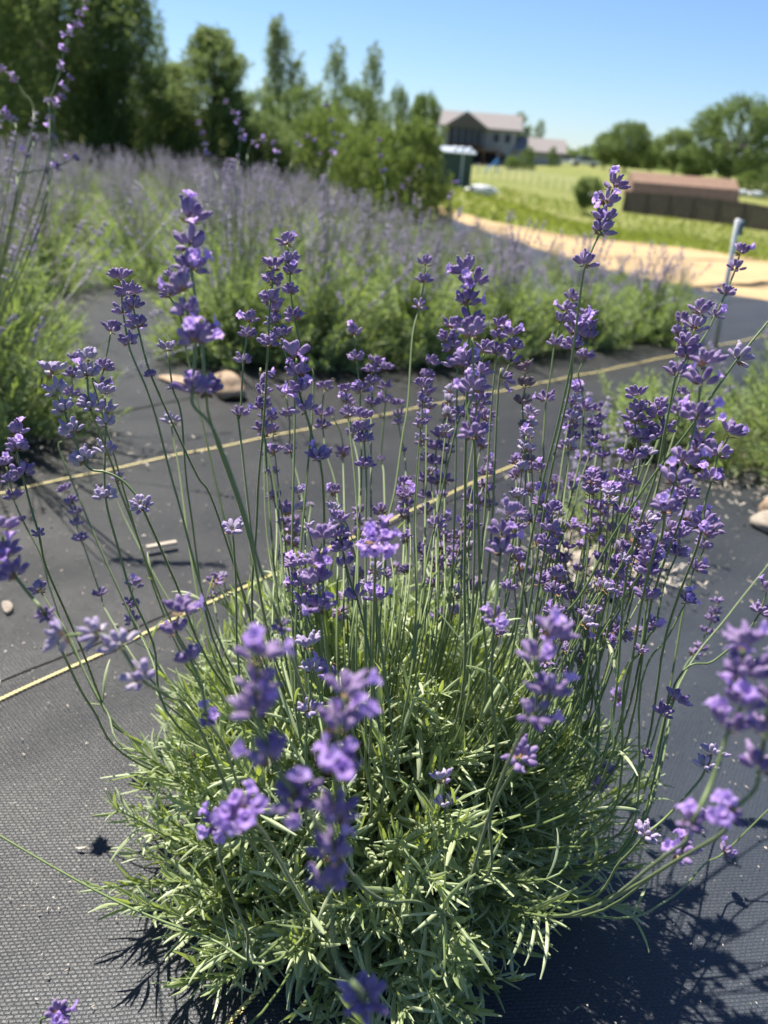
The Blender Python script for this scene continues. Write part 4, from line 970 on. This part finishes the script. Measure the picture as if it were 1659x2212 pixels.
tree('poplar', 1112, 165, 243, 52, 'taller feathery tree behind the house, right of its gable', GH)
tree('poplar2', 1156, 165, 260, 36, 'small feathery tree behind the garage roof', GH)
tree('bush', 1138, 112, 318, 42, 'dark rounded shrub in front of the garage', GH, 'shrub', 'shrub')
tree('bushb', 1103, 112, 338, 34, 'light green shrub beside the deck stairs', GH, 'shrub', 'shrub')
tree('bush', 1192, 122, 318, 26, 'shrub at the right corner of the garage', GH, 'shrub', 'shrub')
tree('roundd', 1236, 190, 325, 36, 'lone small round tree on the skyline right of the house', GH)
GR = 'trees on the right skyline'
tree('roundd', 1303, 128, 288, 62, 'dark tree at the left end of the right skyline group', GR)
tree('round', 1348, 122, 265, 95, 'pointed tree second from left in the right skyline group', GR)
tree('roundd', 1400, 125, 303, 50, 'small tree in the dip of the right skyline group', GR)
tree('roundd', 1452, 118, 280, 85, 'dark round tree left of the biggest one', GR)
tree('spread', 1570, 100, 216, 205, 'biggest tree, broad pale green crown with sky showing through', GR)
tree('round', 1490, 105, 318, 90, 'green tree at the left foot of the biggest one', GR)
tree('round', 1640, 112, 330, 110, 'tree mass at the right frame edge below the biggest crown', GR)
tree('round', 1720, 110, 320, 110, 'tree just outside the right edge of the skyline group', GR)
tree('bushb', 1612, 90, 372, 60, 'yellow green shrub below the biggest tree', GR, 'shrub', 'shrub')
tree('bush', 1655, 88, 365, 60, 'dark green shrub at the right edge below the trees', GR, 'shrub', 'shrub')
tree('bush', 1545, 95, 385, 80, 'green shrub behind the right end of the brown shed', GR, 'shrub', 'shrub')
tree('roundd', 1262, 66, 384, 66, 'dark bush at the left end of the board fence', 'shrubs by the board fence', 'shrub', 'shrub')
# distant wood line
r = np.random.default_rng(77); mb = MB()
for k in range(420):
    a = r.uniform(-1.25, 1.25); D_ = r.uniform(330, 520); x, y = D_*math.sin(a), D_*math.cos(a); h = r.uniform(4, 8.5); z = tz1(x, y)
    P = nrm3(r.normal(0, 1, (110, 3)))*np.array([h*.9, h*.9, h*.62])*r.uniform(.7, 1, (110, 1))+np.array([x, y, z+h*.45]); a_ = nrm3(r.normal(0, 1, (110, 3))); b_ = nrm3(np.cross(a_, r.normal(0, 1, (110, 3)))); l = 1.3
    mb.add(np.stack([P-a_*l, P+b_*l*.7, P+a_*l, P-b_*l*.7], 1).reshape(-1, 3), np.arange(440).reshape(-1, 4))
tag(mb.build('distant_woods', M['crown_dark']), 'far line of woods along the horizon', 'woods', None, 'stuff')

# ------------------------------------------------------------------ buildings
def part(name, m_, parent, f, smooth=False):
    q = MB(); f(q); return q.build(name, M[m_], parent, smooth=smooth)
def wallaxes(p0, p1):
    d = np.array([p1[0]-p0[0], p1[1]-p0[1]]); L = np.linalg.norm(d); return d/L, L
def prism(mb, prof, y0, y1):
    """profile (x,z) extruded along y"""
    n = len(prof); V = [[x, y0, z] for x, z in prof]+[[x, y1, z] for x, z in prof]; q = [[i, (i+1) % n, n+(i+1) % n, n+i] for i in range(n)]
    t = [[0, i+1, i] for i in range(1, n-1)]+[[n, n+i, n+i+1] for i in range(1, n-1)]; mb.add(V, q, t)
HY = 130.; hx0 = onground(948, HY); ppm = F/HY   # pixels per metre at the house
e = empty('house', tuple(hx0), R(-4)); tag(e, 'pale two storey house with grey roof, dark glazed gable and brown deck', 'house')
def wpt(px): return (px-948)/ppm
gz = 0
def roofslab(q, x0, x1, ze, zr, y0, y1, th=.25):     # ridge along x
    ym = (y0+y1)/2; prismx(q, [(y0-.5, ze-.15), (ym, zr), (y1+.5, ze-.15), (y1+.5, ze-.15-th), (ym, zr-th), (y0-.5, ze-.15-th)], x0, x1)
def prismx(q, prof, x0, x1):
    n = len(prof); V = [[x0, y, z] for y, z in prof]+[[x1, y, z] for y, z in prof]; qq = [[i, (i+1) % n, n+(i+1) % n, n+i] for i in range(n)]
    q.add(V, qq, [[0, i, i+1] for i in range(1, n-1)]+[[n, n+i+1, n+i] for i in range(1, n-1)])
part('wall', 'siding', e, lambda q: box(q, (5.6, 4, 2.4), (11.2, 8, 5.6)))
part('roof', 'shingle', e, lambda q: roofslab(q, -.6, 12.0, 5.35, 7.4, 0, 8))
# glazed gable bay projecting to the viewer
part('gable_bay', 'darkwall', e, lambda q: (prism(q, [(1.2, 2.3), (1.2, 5.2), (3.6, 6.6), (6.2, 5.0), (6.2, 2.3)], -2.2, .02)))
part('gable_roof', 'shingle', e, lambda q: (prism(q, [(.6, 5.0), (3.6, 6.95), (6.9, 4.9), (6.9, 5.15), (3.6, 7.2), (.6, 5.25)], -2.7, 1.5)))
for i, (a, b_) in enumerate([(1.4, 2.1), (2.3, 3.1), (3.3, 4.1), (4.3, 5.0), (5.2, 6.0)]):
    w_ = part('window', 'glass', e, lambda q: box(q, ((a+b_)/2, -2.26, 3.9), (b_-a, .08, 2.4)))
    part('frame', 'trimpale', w_, lambda q: box(q, (b_+.08, -2.28, 3.9), (.07, .08, 2.5)))
part('deck', 'deckwood', e, lambda q: (box(q, (5.0, -3.2, 2.15), (8.2, 2.4, .28)), box(q, (5.0, -4.35, 2.75), (8.2, .08, .08)), [box(q, (1+.4*i, -4.35, 2.5), (.05, .05, .6)) for i in range(21)]))
for x in (1.2, 4.2, 6.6, 8.9): part('deck_post', 'deckwood', e, lambda q: box(q, (x, -4.2, 1.0), (.2, .2, 2.1)))
part('basement_wall', 'darkwall', e, lambda q: box(q, (4.8, -.1, .9), (7.6, .22, 2.2)))
part('stairs', 'deckwood', e, lambda q: [box(q, (9.2+.28*i, -3.4, 2.1-.2*i), (.34, 1.1, .12)) for i in range(11)])
for x, z in ((8.3, 4.0), (10.0, 4.0), (9.6, 1.3)):
    w_ = part('window', 'glass', e, lambda q: box(q, (x, -.04, z), (.9, .08, 1.2)))
    part('frame', 'trimpale', w_, lambda q: [box(q, (x+dx, -.09, z+dz), s) for dx, dz, s in ((-.5, 0, (.1, .06, 1.4)), (.5, 0, (.1, .06, 1.4)), (0, .66, (1.1, .06, .1)), (0, -.66, (1.1, .06, .1)))])
part('downpipe', 'trimpale', e, lambda q: box(q, (6.75, -.12, 2.7), (.25, .12, 5.0)))
part('garage_wall', 'siding', e, lambda q: box(q, (14.9, 3.2, 1.0), (7.2, 7, 3.2)))
part('garage_roof', 'shingle', e, lambda q: roofslab(q, 10.9, 19.0, 2.75, 4.5, -.3, 6.7))
# shed and board fence
SY = 80.; s0 = onground(1362, SY); e = empty('shed', (s0[0], s0[1], s0[2]), R(-4)); tag(e, 'long low shed with brown barn roof and dark red wall behind the board fence', 'shed')
SL = 198/F*SY*1.02; top = atY(1372, 371, SY)[2]-s0[2]; ev = top-2.0
part('wall', 'redwall', e, lambda q: box(q, (SL/2, 2.2, ev/2), (SL-.4, 4.2, ev)))
part('end_wall', 'trimpale', e, lambda q: box(q, (SL-.16, 2.2, ev/2), (.08, 4.3, ev)))
def gam(q): prismx(q, [(-.25, ev-.05), (.35, ev+1.15), (2.2, top), (4.05, ev+1.15), (4.65, ev-.05), (4.65, ev-.2), (-.25, ev-.2)], -.1, SL+.1)
part('roof', 'brownroof', e, gam)
for i in range(2): part('roof_edge_board', 'deckwood', e, lambda q: box(q, (SL/2, -.3+i*5.0, ev-.12), (SL+.2, .06, .18)))
for i in range(3):
    w_ = part('window', 'glass', e, lambda q: box(q, (2.2+i*2.6, .06, ev-.7), (.8, .06, .7)))
fa, fb = onground(1345, 74), onground(1659, 62); fdir, FL = wallaxes(fa, fb); FL2 = FL+12; e = empty('board_fence', tuple(fa)); tag(e, 'weathered dark board fence running right in front of the shed', 'fence')
fh = 46/F*66
mb = MB(); nb_ = int(FL2/.16); ang = math.atan2(fdir[1], fdir[0])
for i in range(nb_):
    s = (i+.5)*.16; p = fa[:2]+fdir*s; hh = fh+random.uniform(-.04, .04); box(mb, (p[0]-fa[0], p[1]-fa[1], tz1(*p)-fa[2]+hh/2-.05), (.142, .022, hh), rz=ang+random.uniform(-.01, .01))
mb.build('boards', M['fence'], e, smooth=False)['kind'] = 'stuff'
for k in range(int(FL2/2.4)+1):
    p = fa[:2]+fdir*k*2.4; q = MB(); box(q, (p[0]-fa[0]+.06*fdir[1], p[1]-fa[1]-.06*-fdir[0]*-1+.08, tz1(*p)-fa[2]+fh/2-.02), (.1, .1, fh+.02), rz=ang); q.build('post', M['fence'], e, smooth=False)
for hz in (.35, fh-.4):
    q = MB(); tube(q, [np.array([*(fa[:2]+fdir*s-fa[:2]), tz1(*(fa[:2]+fdir*s))-fa[2]+hz])+np.array([.0, .05, 0]) for s in np.arange(0, FL2, 2.)], .04, 4); q.build('rail', M['fence'], e)
# dark green shelter with a light roof
GY = 42.; g0 = onground(975, GY); e = empty('green_shelter', tuple(g0), R(14)); tag(e, 'dark green box shelter with shiny white roof standing at the meadow edge', 'shelter')
ht = (402-340)/F*GY; wd = 74/F*GY
part('box_body', 'greenbox', e, lambda q: box(q, (0, .8, ht/2), (wd, 1.8, ht)))
part('corner_trim', 'trimpale', e, lambda q: box(q, (wd*.22, -.12, ht/2), (.10, .03, ht)))
part('roof', 'whitemetal', e, lambda q: (prismx(q, [(-.25, ht), (.8, ht+.22), (1.85, ht), (1.85, ht-.06), (-.25, ht-.06)], -wd/2-.25, wd/2+.12)))
for i in range(3):
    q = MB(); blob(q, (wd*(.02+.2*i), .1, ht+.14), (.13, .13, .12), i, 12, 8, .0); q.build('roof_vent', M['whitemetal'], e)
part('door', 'greenbox', e, lambda q: box(q, (-wd*.2, -.13, ht*.45), (.75, .05, ht*.8)))
# things on the far meadow
def low(px, Y, py, f, name, label, cat, mats):
    g = onground(px, Y); e = empty(name, tuple(g), 0); tag(e, label, cat); f(e); return e
def slide(e):
    part('slide_chute', 'blueplastic', e, lambda q: q.add([[-.75, 0, .12], [-.75, .7, .12], [.65, .7, 1.55], [.65, 0, 1.55], [-.75, 0, .0], [-.75, .7, .0], [.65, .7, 1.4], [.65, 0, 1.4]], [[0, 3, 2, 1], [4, 5, 6, 7], [0, 1, 5, 4], [3, 7, 6, 2], [0, 4, 7, 3], [1, 2, 6, 5]]))
    for y in (0, .7): part('leg', 'blueplastic', e, lambda q: box(q, (.7, y, .75), (.08, .08, 1.5)))
low(1060, 100, 0, slide, 'playground_slide', 'bright blue plastic slide on the lawn before the house', 'slide', None)
def tub(e): part('tub_body', 'whiteplastic', e, lambda q: (blob(q, (0, 0, .25), (.9, .5, .28), 3, 12, 8, .1))); part('tub_rim', 'trimpale', e, lambda q: box(q, (0, 0, .42), (1.3, .7, .05)))
low(1036, 44, 0, tub, 'water_tub', 'low white tub on the grass beside the green shelter', 'tub', None)
low(1272, 80, 0, tub, 'water_tub', 'white tub showing above the dark bush by the fence', 'tub', None)
low(1600, 88, 0, tub, 'water_tub', 'small white tub on the grass behind the fence, left one', 'tub', None)
low(1632, 87, 0, tub, 'water_tub', 'small white tub on the grass behind the fence, right one', 'tub', None)
def car(e):
    part('body', 'carwhite', e, lambda q: (prismx(q, [(-.9, .35), (-.9, .95), (.9, .95), (.9, .35)], -2.2, 2.2)))
    part('cabin', 'glass', e, lambda q: prism(q, [(-1.5, .95), (-.9, 1.5), (.8, 1.5), (1.4, .95)], -.78, .78))
    part('car_roof', 'carwhite', e, lambda q: box(q, (-.05, 0, 1.53), (1.65, 1.5, .07)))
    for x in (-1.4, 1.4):
        for y in (-.86, .86):
            w_ = MB(); tube(w_, [(x, y-.1, .33), (x, y+.1, .33)], .33, 14); w_.build('wheel', M['tyre'], e)
low(1222, 150, 0, car, 'parked_car', 'white car parked on the drive right of the house', 'car', None)
low(1262, 140, 0, car, 'parked_car', 'second white car, farther right, with sun glinting on it', 'car', None)
# wire fence
w0_, w1_ = onground(1015, 88), onground(1250, 82); e = empty('wire_fence', tuple(w0_)); tag(e, 'thin wire fence with light stakes across the meadow before the house', 'fence')
n_ = 15
for i in range(n_):
    p = w0_+(w1_-w0_)*i/(n_-1); p[2] = tz1(p[0], p[1]); q = MB(); tube(q, [p-w0_, p-w0_+np.array([0, 0, 1.35])], .035, 6); q.build('stake', M['wire'], e)
for h_ in (.3, .6, .9, 1.2):
    q = MB(); P = []
    for i in range(n_): p = w0_+(w1_-w0_)*i/(n_-1); p[2] = tz1(p[0], p[1])+h_; P.append(p-w0_)
    tube(q, P, .008, 3, cap=False); q.build('wire', M['wire'], e)
# rough grass on the meadow and along the track
mb = MB(); r = np.random.default_rng(5); n = 26000; a = r.uniform(-.1, .75, n); Dd = 6+70*r.random(n)**1.5; X = Dd*np.sin(a); Y = Dd*np.cos(a)
o = np.argsort(edge_lo[:, 0]); yl = np.interp(X, edge_lo[o, 0], edge_lo[o, 1], left=99, right=0); o2 = np.argsort(U_[:, 0]); yu = np.interp(X, U_[o2, 0], U_[o2, 1], left=99, right=7.5)
ok = (Y > yu+.05); X, Y = X[ok], Y[ok]; Z = tz(X, Y)-.03; n = len(X); h = r.uniform(.03, .09, n)*(1+Y/30); wv = r.uniform(.01, .03, n)*(1+Y/20); th = r.random(n)*3.14
P = np.stack([X, Y, Z], 1); d = np.stack([np.cos(th)*wv, np.sin(th)*wv, 0*th], 1); tp_ = P+np.stack([r.normal(0, .03, n), r.normal(0, .03, n), h], 1)
mb.add(np.stack([P-d, P+d, tp_], 1).reshape(-1, 3), None, np.arange(n*3).reshape(-1, 3))
tag(mb.build('meadow_grass', M['turf']), 'short rough grass on the meadow beyond the track', 'grass', None, 'stuff')
